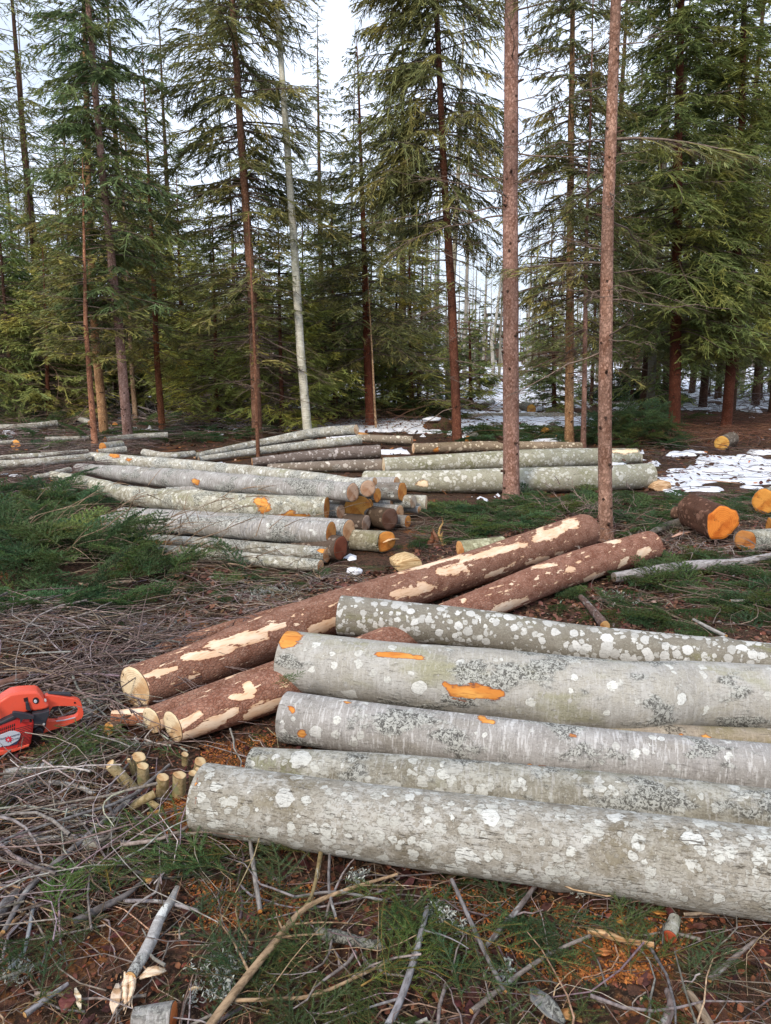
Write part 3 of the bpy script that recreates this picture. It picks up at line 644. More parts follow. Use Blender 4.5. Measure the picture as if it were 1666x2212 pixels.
log('fallen_log', 'long grey log lying across behind the pink trunk in the far snow', 'log', [(1005, 898, 5), (1150, 897, 6), (1300, 899, 6)], M_mossy, (.95, .9, .85))
log('fallen_log', 'pale log lying in the shade left of the dark grey aspen', 'log', [(1300, 872, 4), (1395, 875, 5)], M_mossy, (1.2, 1.2, 1.2))
p, r = world_end(236, 1576, 15, 0)
log('wood_slice', 'thin orange slice of wood lying left of the thin spruce pole', 'offcut', None, M_greybark, (1, .7, .5), cuts=((.66, .34, .1), (.66, .34, .1)), world=[(p[0], p[1], .035, r), (p[0]+.02, p[1]+.035, .02, r)], sides=30, step=.01)
log('spruce_log', 'bottom-edge log slice with reddish orange face among the twigs', 'log', None, M_birchy, (.75, .75, .75), cuts=(TAN, (.45, .14, .04)),
    world=[(*(on_z(290, 2205, .03)), .03), (*(on_z(374, 2199, .035)), .038)], sides=32)

def block(name, label, cat, px, py, hw, hh_px, dep, mat, tint, az=0.0, seed=1, group=None, lean=0.0):
    """a split billet: irregular prism with chipped faces"""
    b = on_z(px, py+hh_px, 0); dd = depth(b); w, h = hw*dd/F, 2*hh_px*dd/F
    r_ = np.random.default_rng(seed); n = 9; a = np.linspace(0, 2*np.pi, n, endpoint=False)
    sq = 1/np.maximum(np.abs(np.cos(a)), np.abs(np.sin(a)))**.7
    pr = np.stack([np.cos(a)*w*sq*r_.uniform(.85, 1.1, n), np.sin(a)*h/2*sq*r_.uniform(.85, 1.08, n)+h/2], 1)
    k = 7; V = []
    for i in range(k):
        t = i/(k-1); s_ = 1-.04*abs(2*t-1); o = r_.normal(0, .012*w, (n, 2))
        V.append(np.stack([pr[:, 0]*s_+o[:, 0], np.full(n, t*dep)+r_.normal(0, .006, n), pr[:, 1]*s_+o[:, 1]], 1))
    V = np.array(V); idx = np.arange(k*n).reshape(k, n); x = idx[:-1]; y = np.roll(x, -1, 1); z = idx[1:]; q = np.roll(z, -1, 1)
    mb = MB(); mb.add(V, np.stack([x, y, q, z], -1).reshape(-1, 4), 1)
    for e, ii in ((0, idx[0][::-1]), (1, idx[-1])): 
        mb.F.append(ii[None]); mb.M.append(np.array([0], np.int32))
    o = mb.build(name, [M_split, mat]); o.color = (*tint, 1)
    o.location = (b[0], b[1], float(gh(b[0], b[1]))-.01); o.rotation_euler = (lean, 0, math.radians(az))
    bv = o.modifiers.new('edge', 'BEVEL'); bv.width = .006; bv.segments = 2
    tag(o, label, cat, group)
    return o
block('split_block', 'pale tan squared block with cracked face beside the long pale log end', 'wood block', 1431, 1048, 25, 12, .25, M_split, (.72, .5, .3), 20, 3)
block('split_block', 'small mossy block in the green litter below the cracked tan block', 'wood block', 1438, 1097, 14, 8, .16, M_split, (.35, .3, .14), -20, 4)
block('split_block', 'pale cracked block standing just behind the thick spruce log', 'wood block', 886, 1214, 30, 18, .22, M_split, (.66, .5, .28), 15, 6)
block('split_block', 'cream chunk on top behind the round yellow sawn face', 'wood block', 1577, 946, 9, 6, .2, M_split, (.75, .58, .35), 0, 7)
block('split_block', 'small orange-brown split billet beside the short tan log', 'wood block', 790, 938, 8, 7, .3, M_split, (.6, .32, .12), 30, 8)
block('split_block', 'reddish chip block in front of the yellow-brown log face', 'wood block', 1195, 944, 20, 5, .3, M_split, (.45, .17, .08), 0, 9)

# cut saplings standing left of the thickest log
Z2 = lambda x, y: (207.4+x*.1867, 1589.8+y*.1867)
STB = ((.36, .3, .18), (.42, .35, .22))
t_ = NT('sapling_bark'); v_ = objvec(t_, (1, 1, 1)); n_ = t_.noise(1.0, t_.n('Mapping', Vector=v_, Scale=(60, 45, 45)).outputs[0], 4, .6)
v2_ = t_.n('TexVoronoi', Scale=70.0, _feature='DISTANCE_TO_EDGE'); t_.set(v2_.inputs['Vector'], v_)
c_ = t_.mix(t_.ramp(n_, .35, .65), (.27, .215, .10), (.44, .37, .23)); c_ = t_.mix(t_.math('MULTIPLY', t_.ramp(v2_.outputs[0], .05, .0), .6), c_, (.14, .11, .05))
c_ = t_.mix(t_.ramp(t_.noise(12.0, v_, 3), .55, .7), c_, (.24, .26, .14)); c_ = t_.mix(1.0, c_, (.8, .76, .7), 'MULTIPLY'); c_ = t_.mix(1.0, c_, t_.objcol(), 'MULTIPLY')
M_sap = t_.finish(c_, .85, n_, .5, .004)
GS = 'cut sapling stubs left of the thickest log'
for lb, (x0, y0), (x1, y1), h0, h1 in (
        ('stub leaning far to the left with slanted cut top', (430, 610), (165, 330), 70, 62), ('wide short stub at the back behind the upright cream stub', (515, 400), (500, 245), 80, 82),
        ('upright cream stub with frilled top in front of the wide one', (548, 560), (540, 350), 68, 64), ('upright mottled stub in the middle with dark ringed top', (765, 700), (775, 480), 74, 70),
        ('upright greenish stub right of the mottled one', (962, 700), (970, 455), 72, 70), ('low wide stub touching the top corner of the thickest log', (1195, 400), (1213, 300), 70, 74),
        ('small thin pale stub at the back beside a green sprig', (1030, 310), (1030, 215), 36, 40), ('narrow stub close by the end of the thickest log', (1130, 560), (1125, 435), 42, 52),
        ('smallest stub tucked behind the narrow one', (1178, 470), (1180, 388), 30, 32), ('thin slanted sliver stub beside the wide short stub', (455, 480), (380, 275), 26, 20)):
    a, b = Z2(x0, y0), Z2(x1, y1); p0 = on_z(*a, -.01); p1 = on_y(*b, p0[1]-.01); dd = depth(p0); r0, r1 = h0*.1867*dd/F, h1*.1867*dd/F
    ext = unit(p1-p0)*.05; ext[2] = .05
    log('sapling_stub', lb, 'stump', None, M_sap, group=GS, cuts=(None, (.60, .46, .26)), world=[(*(p0-ext), r0*1.1), (*((p0+p1)/2), (r0+r1)/2*.97), (*p1, r1)], sides=28, step=.01, lump=.2, lobes=.1, skew=(0, -.2))
a, b = Z2(390, 830), Z2(680, 670); log('forked_stub', 'forked stub lying flat with a small orange cut end beneath the mottled stub', 'stump', None, M_sap, group=GS, cuts=(OR, OR),
    world=[(*on_z(*a, .02), .016), (*on_z(*b, .05), .015)], sides=24, step=.01, lump=.1)
a, b = Z2(570, 730), Z2(725, 825); log('forked_stub', 'short side limb crossing the flat forked stub', 'stump', None, M_sap, group=GS, cuts=(OR, None),
    world=[(*on_z(*a, .03), .011), (*on_z(*b, .012), .011)], sides=20, step=.01)
a, b = Z2(612, 925), Z2(770, 880); log('bark_chunk', 'small orange-ended chunk lying lowest below the stubs', 'offcut', None, M_sap, (1.2, .8, .5), cuts=(OR, OR),
    world=[(*on_z(*a, .012), .014), (*on_z(*b, .012), .012)], sides=20, step=.01, lump=.1)
# splintered stump
sp = thing('splintered_stump', 'rotten splintered stump with an upright yellow sliver beside the pale cracked block', 'stump', tuple(on_z(945, 1172)))
for k, (dx, h, w, col, nm) in enumerate(((-.06, .10, .03, (.22, .09, .05), 'rotten_shell'), (-.02, .13, .025, (.2, .1, .06), 'rotten_shell'), (.03, .24, .014, (.5, .34, .15), 'sliver'), (.055, .1, .02, (.45, .3, .14), 'sliver'))):
    mb = MB(); zz = np.linspace(-.03, h, 6); P = np.stack([dx+.02*np.sin(zz*30+k), .02*np.cos(zz*22+k*2), zz], 1)[None]
    tubes(mb, P, (w*(1-np.linspace(0, 1, 6)**2*.8))[None], 6, cap=True); o = mb.build(nm, [M_split], sp); o.color = (*col, 1)

# ------------------------------------------------------------------ loose poles and sticks
def stick(label, pts, col, name='stick', cuts=((.45, .28, .12), (.45, .28, .12)), mat=None, zoff=.015, lump=.12, side=0, group=None):
    K = []
    for q in pts:
        px, py, hw = q[:3]; z = q[3] if len(q) > 3 else zoff
        p = on_z(px, py, z); r = hw*depth(p)/F; p = on_z(px, py, z+r); K.append((*p, r))
    K = np.array(K)
    o = log(name, label, 'stick', None, mat or M_tstick, col, group, cuts=cuts, world=K, sides=14 if K[:, 3].max() < .012 else 22, step=.015, lump=lump, knots=4)
    if side:
        rr = np.random.default_rng(hash_(label) % 9999); Kc = catmull(K, 30); m, B = frame(Kc[0, :3], Kc[-1, :3])
        for _ in range(side):
            i = rr.integers(4, 27); d = unit(Kc[min(i+1, 29), :3]-Kc[i, :3]); s = unit(np.cross(d, [0, 0, 1]))*rr.choice([-1, 1])
            v = d*.6+s*.8+np.array([0, 0, rr.uniform(0, .5)]); L = rr.uniform(.08, .3); t = np.linspace(0, 1, 6)[:, None]
            P = Kc[i, :3]+v*L*t+np.array([0, 0, -.15*L])*t**2+s*L*.2*t**2*rr.uniform(-1, 1); R = Kc[i, 3]*.4*(1-t[:, 0]*.7)
            mb = MB(); tubes(mb, ((P-Kc[0, :3])@B.T)[None], R[None], 5); tw = mb.build('side_twig', [mat or M_tstick], o, smooth=True); tw.color = (*col, 1)
    return o
t_ = NT('stick_skin'); v_ = objvec(t_, (1, 1, 1)); n_ = t_.noise(1.0, t_.n('Mapping', Vector=v_, Scale=(25, 80, 80)).outputs[0], 4, .65)
n2_ = t_.noise(1.0, t_.n('Mapping', Vector=v_, Scale=(14, 30, 30)).outputs[0], 4, .7)
c_ = t_.mix(t_.ramp(n_, .35, .68), t_.objcol(), t_.mix(1.0, t_.objcol(), (.42, .4, .38), 'MULTIPLY')); c_ = t_.mix(t_.math('MULTIPLY', t_.ramp(n2_, .58, .66), .55), c_, (.42, .43, .41))
M_tstick = t_.finish(c_, .85, n_, .6, .003)
GREY = (.20, .185, .18); LGREY = (.38, .37, .35); BRN = (.17, .10, .07); TANB = (.36, .25, .15); DARK = (.09, .07, .065)
st = stick('broken whitish birch stick with splintered lower end', [(383, 1918, 6), (368, 1948, 9), (345, 1985, 11), (320, 2045, 13), (283, 2108, 12)], (1, 1, 1), 'birch_stick', mat=M_birchy, lump=.12)
for k in range(7):
    a = np.array(on_z(278+k*3.2-8, 2100+2*(k % 3), .03)); b = np.array(on_z(262+k*5-6, 2165+9*((k*5) % 4), .012+.006*(k % 3))); w_ = .004+.002*(k % 3)
    mb = MB(); t = np.linspace(0, 1, 6); P = (a+(b-a)*t[:, None])[None]; P[0, :, 0] += .004*np.sin(t*7+k)
    tubes(mb, P, (w_*np.array([.8, 1, 1, .9, .6, .15]))[None], 4); s_ = mb.build('splinter', [M_split]); s_.color = (.78, .62, .45, 1)
    s_.parent = st; s_.matrix_parent_inverse = st.matrix_world.inverted()
stick('long slender grey pole running diagonally down from the stubs', [(366, 1652, 3), (280, 1726, 5), (165, 1826, 6), (65, 1916, 6), (8, 2012, 5)], GREY, 'pole', zoff=.04)
stick('thick light brown bent branch rising from the bottom edge to the right', [(448, 2222, 9), (505, 2146, 9), (590, 2041, 8), (655, 1966, 6), (740, 1925, 4), (860, 1888, 3)], TANB, 'branch', zoff=.04, side=5)
stick('short olive stem reaching from the bent branch up under the thickest log', [(655, 1966, 4), (676, 1926, 4), (692, 1850, 5), (694, 1820, 5)], (.25, .19, .09), 'branch', zoff=.04)
stick('dark lichen-flecked stick with an orange lower cut, upper left of the birch stick', [(308, 1905, 4), (270, 1935, 6), (220, 1961, 8), (158, 1993, 8)], (.14, .125, .12), zoff=.02)
stick('smooth blue-grey bent stick with pale tip near the left edge', [(75, 1940, 4), (64, 2003, 4), (50, 2060, 4), (17, 2096, 5)], (.30, .32, .34), zoff=.02, cuts=((.2, .2, .2), (.7, .55, .3)))
stick('peeled tan stick at the left edge beside the bent blue-grey one', [(55, 1970, 3), (25, 1995, 5), (-12, 2034, 5)], (.45, .27, .14))
stick('thick grey stub with orange cut knot at the left frame edge', [(42, 1926, 8), (12, 1953, 12), (-18, 2000, 13)], GREY, 'log_stub', cuts=(OR, OR))
stick('grey weathered stick low at the left, dipping to the bottom', [(147, 2125, 4), (93, 2163, 6), (55, 2192, 7)], (.25, .24, .25))
stick('smooth slate-grey stick slanting down to the bottom edge, left of middle right', [(923, 1962, 5), (898, 2061, 8), (863, 2166, 8), (832, 2225, 8)], (.27, .26, .27), zoff=.03, side=2)
stick('grey-brown stick leaning from under the thickest log toward lower left', [(1157, 1912, 4), (1113, 1971, 6), (1048, 2046, 5)], (.2, .17, .16), zoff=.02)
stick('straight dark stick ending in a torn orange tip by the crossing sticks', [(976, 1900, 4), (1033, 2026, 5), (1090, 2142, 5)], (.2, .185, .185), zoff=.05, cuts=(TAN, (.6, .3, .12)))
stick('long grey stick crossing over the dark one and rising to the right', [(1020, 2184, 6), (1133, 2096, 5), (1210, 2050, 4), (1275, 2022, 4)], (.24, .21, .19), zoff=.02, side=2)
stick('torn flat piece of tan wood at the tip of the long crossing stick', [(1270, 2012, 7), (1310, 2018, 9), (1345, 2030, 6), (1412, 2042, 7)], (.55, .37, .2), 'splintered_wood', mat=M_split, lump=.35)
stick('small upright-looking birch piece with a red cut end under the thickest log', [(1458, 1984, 12), (1447, 2023, 15)], (1, 1, 1), 'birch_piece', cuts=(TAN, (.35, .07, .03)), mat=M_mossy)
stick('brown-grey stick slanting down left at the lower right', [(1636, 2028, 3), (1590, 2066, 5), (1533, 2116, 6)], (.24, .2, .18))
stick('split pale-ended branch running off the bottom edge at the right', [(1478, 2134, 7), (1505, 2165, 8), (1540, 2226, 9)], (.32, .25, .18), cuts=((.7, .5, .3), None))
stick('crooked lichen-white broken branch chunk left of bottom centre', [(683, 2010, 6), (703, 2020, 12), (740, 2026, 12), (800, 2042, 10), (830, 2040, 11)], (.5, .49, .46), 'branch_chunk', mat=M_mossy, lump=.3)
stick('vertical grey twig with a red-orange foot below the thickest log', [(541, 1820, 4), (550, 1886, 5), (562, 1968, 5)], (.27, .25, .23), zoff=.03, cuts=(None, OR))
stick('straight grey twig passing right behind the top of the birch stick', [(268, 1946, 4), (350, 1948, 4), (432, 1968, 4)], (.26, .24, .25))
stick('fat lichen-covered chunk lying level among twigs at the left', [(158, 1832, 8), (200, 1822, 13), (262, 1812, 8)], (.9, .9, .9), 'branch_chunk', mat=M_mossy, lump=.3)
stick('pale thin pole reaching in from the left edge to the fat lichen chunk', [(-20, 1830, 6), (90, 1812, 6), (170, 1812, 5)], LGREY)
stick('curved pale branch arching above the diagonal pole', [(-10, 1698, 4), (105, 1690, 5), (170, 1700, 5), (205, 1716, 4)], LGREY, 'branch', side=5)
stick('pale birch piece lying in sprigs below the chainsaw', [(10, 1672, 10), (115, 1656, 11)], (1.1, 1.1, 1.1), 'birch_piece', mat=M_birchy)
stick('reddish-brown barked pole slanting below the green brush heap', [(257, 1372, 9), (150, 1424, 9), (-15, 1486, 10)], (.22, .12, .09), 'pole', zoff=.03)
stick('tan twisted twig along the bottom sprigs right of the bent branch', [(508, 2161, 4), (600, 2158, 4), (690, 2146, 4), (845, 2075, 3)], TANB, 'branch', zoff=.03, side=3)
stick('thin grey twig lying level above the lichen-white chunk', [(633, 1938, 3), (725, 1927, 3), (835, 1946, 3)], GREY, zoff=.04)
stick('thin upright-looking twig just right of the olive stem', [(712, 1840, 3), (711, 1920, 3), (726, 1983, 3)], GREY, zoff=.04)
stick('weathered silver pole lying in front of the orange butts', [(1326, 1247, 10, .02), (1460, 1228, 13, .02), (1607, 1212, 8, .02), (1690, 1195, 6, .02)], (.36, .34, .34), 'pole', cuts=((.2, .18, .16), None), lump=.2)
stick('grey rough branch leading from the spruce log tip to the orange butt', [(1400, 1155, 6), (1440, 1137, 9), (1500, 1122, 10)], (.33, .3, .29), 'branch', mat=M_mossy, lump=.25)
stick('broken brown branch lying behind the spotted lichen log', [(1255, 1290, 6), (1280, 1318, 8), (1308, 1352, 11)], (.15, .1, .085), 'branch', lump=.3)
stick('small grey broken stick right of the brown broken branch', [(1498, 1338, 3), (1535, 1358, 4), (1568, 1374, 4)], LGREY)
stick('thin pale stick at the right frame edge above the spotted log', [(1578, 1298, 3), (1690, 1297, 4)], LGREY)
stick('thin pale stick in the leaf litter under the pile front', [(425, 1243, 2), (480, 1250, 3), (530, 1258, 3)], LGREY)
stick('lichen-flecked twig behind the chainsaw handle', [(112, 1515, 4), (150, 1522, 5), (205, 1540, 6)], LGREY, cuts=(None, (.6, .45, .25)))
stick('short brown stick lying in the green heap below the pile', [(170, 1262, 3), (225, 1262, 4), (284, 1256, 4)], (.3, .22, .16), zoff=.1)
stick('brown stick slanting in the green litter under the lowest pile log', [(335, 1232, 4), (360, 1212, 4), (386, 1200, 4)], (.22, .17, .13), zoff=.06)
stick('small pale chip-ended twig near the bark shard at the bottom', [(1480, 1975, 4), (1540, 1972, 4), (1600, 1968, 3)], (.3, .24, .18), cuts=((.75, .65, .5), None))
stick('thick brown side branch lying at the bottom right corner', [(1440, 2140, 6), (1450, 2170, 9), (1430, 2225, 11)], (.2, .16, .15), lump=.2)

def shard(label, pts, col, w, name='wood_chip', mat=None, curl=.3, th=.004):
    P = np.array([on_z(x, y, z_) for x, y, z_ in pts]); n = len(P); T = unit(np.gradient(P, axis=0)); S = unit(np.cross(T, [0, 0, 1.])); N = np.cross(S, T)
    V = []; m = 5; u = np.linspace(-1, 1, m)
    prof = np.sin(np.linspace(.25, math.pi-.25, n))*w
    for k in (0, 1):
        V.append(P[:, None]+S[:, None]*(u[None, :, None]*prof[:, None, None])+N[:, None]*((curl*u**2)[None, :, None]*prof[:, None, None]-k*th))
    V = np.array(V); idx = np.arange(2*n*m).reshape(2, n, m); mb = MB()
    for k in (0, 1):
        a = idx[k, :-1, :-1]; b = idx[k, :-1, 1:]; c = idx[k, 1:, 1:]; d = idx[k, 1:, :-1]
        q = np.stack([a, b, c, d] if k == 0 else [a, d, c, b], -1).reshape(-1, 4)
        if k == 0: mb.add(V.reshape(-1, 3), q)
        else: mb.F.append(q); mb.M.append(np.zeros(len(q), np.int32))
    loop = np.concatenate([idx[:, 0, :].T, idx[:, :, -1].transpose(1, 0)[1:], idx[:, -1, ::-1].T[1:], idx[:, ::-1, 0].T[1:]])
    q = np.stack([loop[:-1, 0], loop[:-1, 1], loop[1:, 1], loop[1:, 0]], -1); mb.F.append(q); mb.M.append(np.zeros(len(q), np.int32))
    c0 = P.mean(0)
    o = mb.build(name, [mat or M_split], smooth=False); o.color = (*col, 1)
    o.data.transform(Matrix.Translation(-Vector(c0))); o.location = tuple(c0)
    tag(o, label, 'wood chip'); return o
shard('white curl of birch bark lying near the bottom edge right of centre', [(1150, 2135, .02), (1165, 2165, .035), (1190, 2190, .03), (1220, 2212, .02)], (.62, .63, .62), .028, 'bark_curl', M_birchy, .6)
shard('brown torn wood beside the white curl of birch bark', [(1200, 2185, .01), (1225, 2192, .02), (1258, 2205, .01)], (.45, .25, .1), .018)
shard('large cream wood chip right of the splintered birch stick end', [(302, 2112, .02), (320, 2102, .03), (340, 2098, .03), (358, 2095, .02)], (.75, .62, .46), .018)
shard('upright cream splinter plate left of the splintered birch stick end', [(254, 2124, .03), (252, 2145, .03), (248, 2170, .02), (246, 2190, .01)], (.62, .5, .38), .014)
shard('narrow cream splinter lower left of the birch stick', [(163, 2134, .02), (168, 2155, .02), (174, 2180, .01)], (.75, .66, .5), .009)
shard('dark red bark flake at the bottom left', [(150, 2140, .015), (146, 2165, .02), (138, 2188, .01)], (.13, .04, .035), .022)
shard('orange wood flake on the sawdust under the thickest log', [(1280, 2054, .015), (1305, 2058, .02), (1325, 2056, .015)], (.5, .2, .07), .014)
shard('yellow oval wood chip on the sawdust under the thickest log', [(1328, 1982, .015), (1340, 1990, .02), (1354, 1998, .015)], (.62, .32, .07), .013)
shard('long orange chip close under the thickest log', [(1405, 1966, .015), (1420, 1970, .02), (1440, 1974, .015)], (.6, .3, .08), .010)
shard('thin cream chip right of the bent branch foot', [(405, 2137, .015), (420, 2135, .02), (436, 2133, .015)], (.75, .58, .36), .006)
shard('orange-brown chip on end at the top of the dark lichen stick', [(318, 1880, .03), (322, 1893, .03), (322, 1908, .02)], (.5, .28, .1), .02)
shard('pinkish torn bark flap in front of the orange butt', [(1452, 1160, .03), (1475, 1152, .05), (1500, 1148, .05)], (.5, .32, .25), .03)
shard('pale sliver on the snow edge above the orange butts', [(1505, 1036, .05), (1550, 1040, .05), (1600, 1044, .04)], (.65, .45, .33), .03)
shard('splinter tongue projecting from the torn log right of the pile', [(828, 1172, .1), (845, 1165, .11), (862, 1164, .1)], (.78, .58, .36), .022)
# ------------------------------------------------------------------ trees
def path_at(T, z):
    """T [m,4] trunk (x,y,z,r) sorted by z"""
    return np.stack([np.interp(z, T[:, 2], T[:, i]) for i in (0, 1)], -1), np.interp(z, T[:, 2], T[:, 3])
def spruce_crown(T, z0, z1, Lmax, seed, green, wood, gap=.24, per=5, tw=22, dens=1.0, droop=.35, dead=0.0, ztop=None, wtw=.0105, prof=.75, hang=.35, tip=.25, subs=9, az=None):
    hang = hang*.6; tw = int(tw*1.15); per = per+1
    """branches, twigs and needled shoots of one spruce, straight into the two mesh builders"""
    r = np.random.default_rng(seed); ztop = ztop or T[-1, 2]
    zs = []; z = z0
    while z < z1:
        zs += list(z+r.normal(0, gap*.25, per)); z += gap*r.uniform(.7, 1.3)
    zs = np.array(zs); zs = zs[r.uniform(0, 1, len(zs)) < .5+.6*vn(zs*1.1, seed*.37, 0, seed % 50)]; zs = zs[(zs > T[0, 2]+.1) & (zs < ztop-.05)]; n = len(zs)
    if n == 0: return
    a = r.uniform(0, 2*np.pi, n) if az is None else r.uniform(az[0], az[1], n)
    rel = np.clip((ztop-zs)/(ztop-min(z0, ztop-1)), 0, 1)
    L = Lmax*(rel**prof)*r.uniform(.55, 1.12, n)+.08
    L = L*np.where(zs < z0+.12*(z1-z0), r.uniform(.5, 1, n), 1)
    xy, tr = path_at(T, zs); B = np.column_stack([xy, zs]); k = 7; t = np.linspace(0, 1, k)
    out = np.stack([np.cos(a), np.sin(a), 0*a], 1); e0 = r.normal(.18, .14, n)*(1-rel)+r.normal(-.05, .12, n)*rel
    dr = droop*r.uniform(.5, 1.5, n)*rel; wob = r.normal(0, .08, n); side = np.stack([-np.sin(a), np.cos(a), 0*a], 1)
    def pos(i, t):
        i = np.asarray(i); t = np.asarray(t); l = L[i]
        p = B[i]+out[i]*(l*t)[..., None]+side[i]*(wob[i]*l*t*t)[..., None]
        p[..., 2] += l*(e0[i]*t-dr[i]*t*t+tip*dr[i]*t**3*1.4)
        return p
    I = np.repeat(np.arange(n), k).reshape(n, k); P = pos(I, np.broadcast_to(t, (n, k)))
    br = (.004+.007*L)[:, None]*(1.02-t)[None]**.8+.0012
    gc = np.array([.165, .125, .10]); wcol = gc*r.uniform(.7, 1.3, (n, 1))
    tubes(wood, P, br, 4, 0, wcol)
    # side twigs
    m = max(4, int(tw*dens)); nt = n*m; bi = np.repeat(np.arange(n), m); keep = r.uniform(0, 1, nt) < np.clip(L[bi]/Lmax*1.3+.15, 0, 1)
    bi = bi[keep]; nt = len(bi)
    tt = r.uniform(.12, 1.0, nt)**.85; sg = np.where(r.uniform(0, 1, nt) < .5, -1, 1)
    isdead = (r.uniform(0, 1, nt) < dead*np.clip(1.3-tt, 0, 1)*np.clip(1.2-(zs[bi]-z0)/max(z1-z0, .1), .1, 1))
    l = L[bi]*(.36*np.sin(np.pi*np.clip(tt*.8+.18, 0, 1))**.8+.04)*r.uniform(.35, 1.15, nt); l = np.maximum(l, .06)
    d = out[bi]*r.uniform(.45, .85, nt)[:, None]+side[bi]*(sg*r.uniform(.45, .85, nt))[:, None]
    d[:, 2] += r.normal(-.12, .16, nt)-hang*.4; d = unit(d)
    p0 = pos(bi, tt); s3 = np.array([0, .35, .7, 1.0]); hg = hang*r.uniform(.4, 1.5, nt)
    TP = p0[:, None]+d[:, None]*(l[:, None]*s3)[..., None]; TP[..., 2] -= (hg*l)[:, None]*s3**2
    sv = unit(np.cross(d, np.array([0, 0, 1.]))*1.0+r.normal(0, .5, (nt, 3)))
    wd = np.where(isdead, .0022, wtw)[:, None]*np.array([.75, 1, .9, .25])*r.uniform(.8, 1.2, (nt, 1))
    gcol = np.array([.145, .165, .066])*r.uniform(.6, 1.5, (nt, 1))*np.array([1, 1, 1])+r.uniform(0, 1, (nt, 1))**3*np.array([.045, .03, .0])
    bark = np.array([.17, .125, .10])*r.uniform(.6, 1.3, (nt, 1))
    g = ~isdead
    ribbons(green, TP[g], wd[g], sv[g], 0, gcol[g])
    ribbons(wood, TP[isdead], wd[isdead], sv[isdead], 0, bark[isdead])
    # shoots on the twigs
    q = subs; si = np.repeat(np.arange(nt), q); ns = len(si); u = r.uniform(.15, .95, ns); keep = r.uniform(0, 1, ns) < np.clip(l[si]/.22, .15, 1); si, u = si[keep], u[keep]; ns = len(si)
    sp = p0[si]+d[si]*(l[si]*u)[:, None]; sp[:, 2] -= hg[si]*l[si]*u**2
    sd_ = np.where(r.uniform(0, 1, ns) < .5, -1, 1); cr = unit(np.cross(d[si], np.array([0, 0, 1.])))
    dd = unit(d[si]*r.uniform(.5, 1, ns)[:, None]+cr*(sd_*r.uniform(.3, .9, ns))[:, None]+np.array([0, 0, -1.])*(hang*r.uniform(0, 1.3, ns))[:, None]+r.normal(0, .12, (ns, 3)))
    sl_ = np.clip(l[si]*.42*r.uniform(.4, 1.1, ns), .03, .17); s2 = np.array([0, .6, 1.0])
    SPt = sp[:, None]+dd[:, None]*(sl_[:, None]*s2)[..., None]
    sv2 = unit(np.cross(dd, np.array([0, 0, 1.]))+r.normal(0, .6, (ns, 3))); dm = isdead[si]
    w2 = np.where(dm, .0016, wtw*.85)[:, None]*np.array([.8, .9, .15])
    gm = ~dm; ribbons(green, SPt[gm], w2[gm], sv2[gm], 0, (gcol[si]*r.uniform(.8, 1.3, (ns, 1)))[gm]); ribbons(wood, SPt[dm], w2[dm], sv2[dm], 0, bark[si][dm])

def bare_branches(wood, T, z0, z1, n, Lr, seed, col=(.2, .15, .12), up=.0, r0=.006, sub=6, az=None, droop=.3):
    r = np.random.default_rng(seed); zs = r.uniform(z0, z1, n); a = r.uniform(0, 2*np.pi, n) if az is None else r.uniform(az[0], az[1], n)
    xy, tr = path_at(T, zs); L = r.uniform(Lr[0], Lr[1], n); t = np.linspace(0, 1, 8)
    out = np.stack([np.cos(a), np.sin(a), 0*a], 1); sd_ = np.stack([-np.sin(a), np.cos(a), 0*a], 1)
    e = r.normal(up, .2, n); dr = droop*r.uniform(-.3, 1.2, n); wb = r.normal(0, .15, n)
    def pos(i, t):
        p = np.column_stack([xy, zs])[i]+out[i]*(L[i]*t)[..., None]+sd_[i]*(wb[i]*L[i]*np.sin(t*3))[..., None]; p[..., 2] += L[i]*(e[i]*t-dr[i]*t*t); return p
    I = np.repeat(np.arange(n), 8).reshape(n, 8); P = pos(I, np.broadcast_to(t, (n, 8))); P[:, 1:] += r.normal(0, .012, P[:, 1:].shape)
    tubes(wood, P, (r0*L**.7)[:, None]*(1.05-t)[None]+.001, 4, 0, np.array(col)*r.uniform(.7, 1.3, (n, 1)))
    if sub:
        m = n*sub; i = np.repeat(np.arange(n), sub); u = r.uniform(.2, .95, m); l = L[i]*r.uniform(.12, .4, m)*(1.1-u*.5); t2 = np.linspace(0, 1, 5)
        d = unit(out[i]*.7+sd_[i]*(np.where(r.uniform(0, 1, m) < .5, -1, 1)*.7)[:, None]+np.column_stack([np.zeros(m), np.zeros(m), r.normal(up, .35, m)]))
        p = pos(i, u)[:, None]+d[:, None]*(l[:, None]*t2)[..., None]; p[..., 2] -= (droop*.6*l)[:, None]*t2**2
        tubes(wood, p, (.0028*np.ones((m, 1)))*(1.1-t2)[None], 3, 0, np.array(col)*r.uniform(.6, 1.3, (m, 1)))
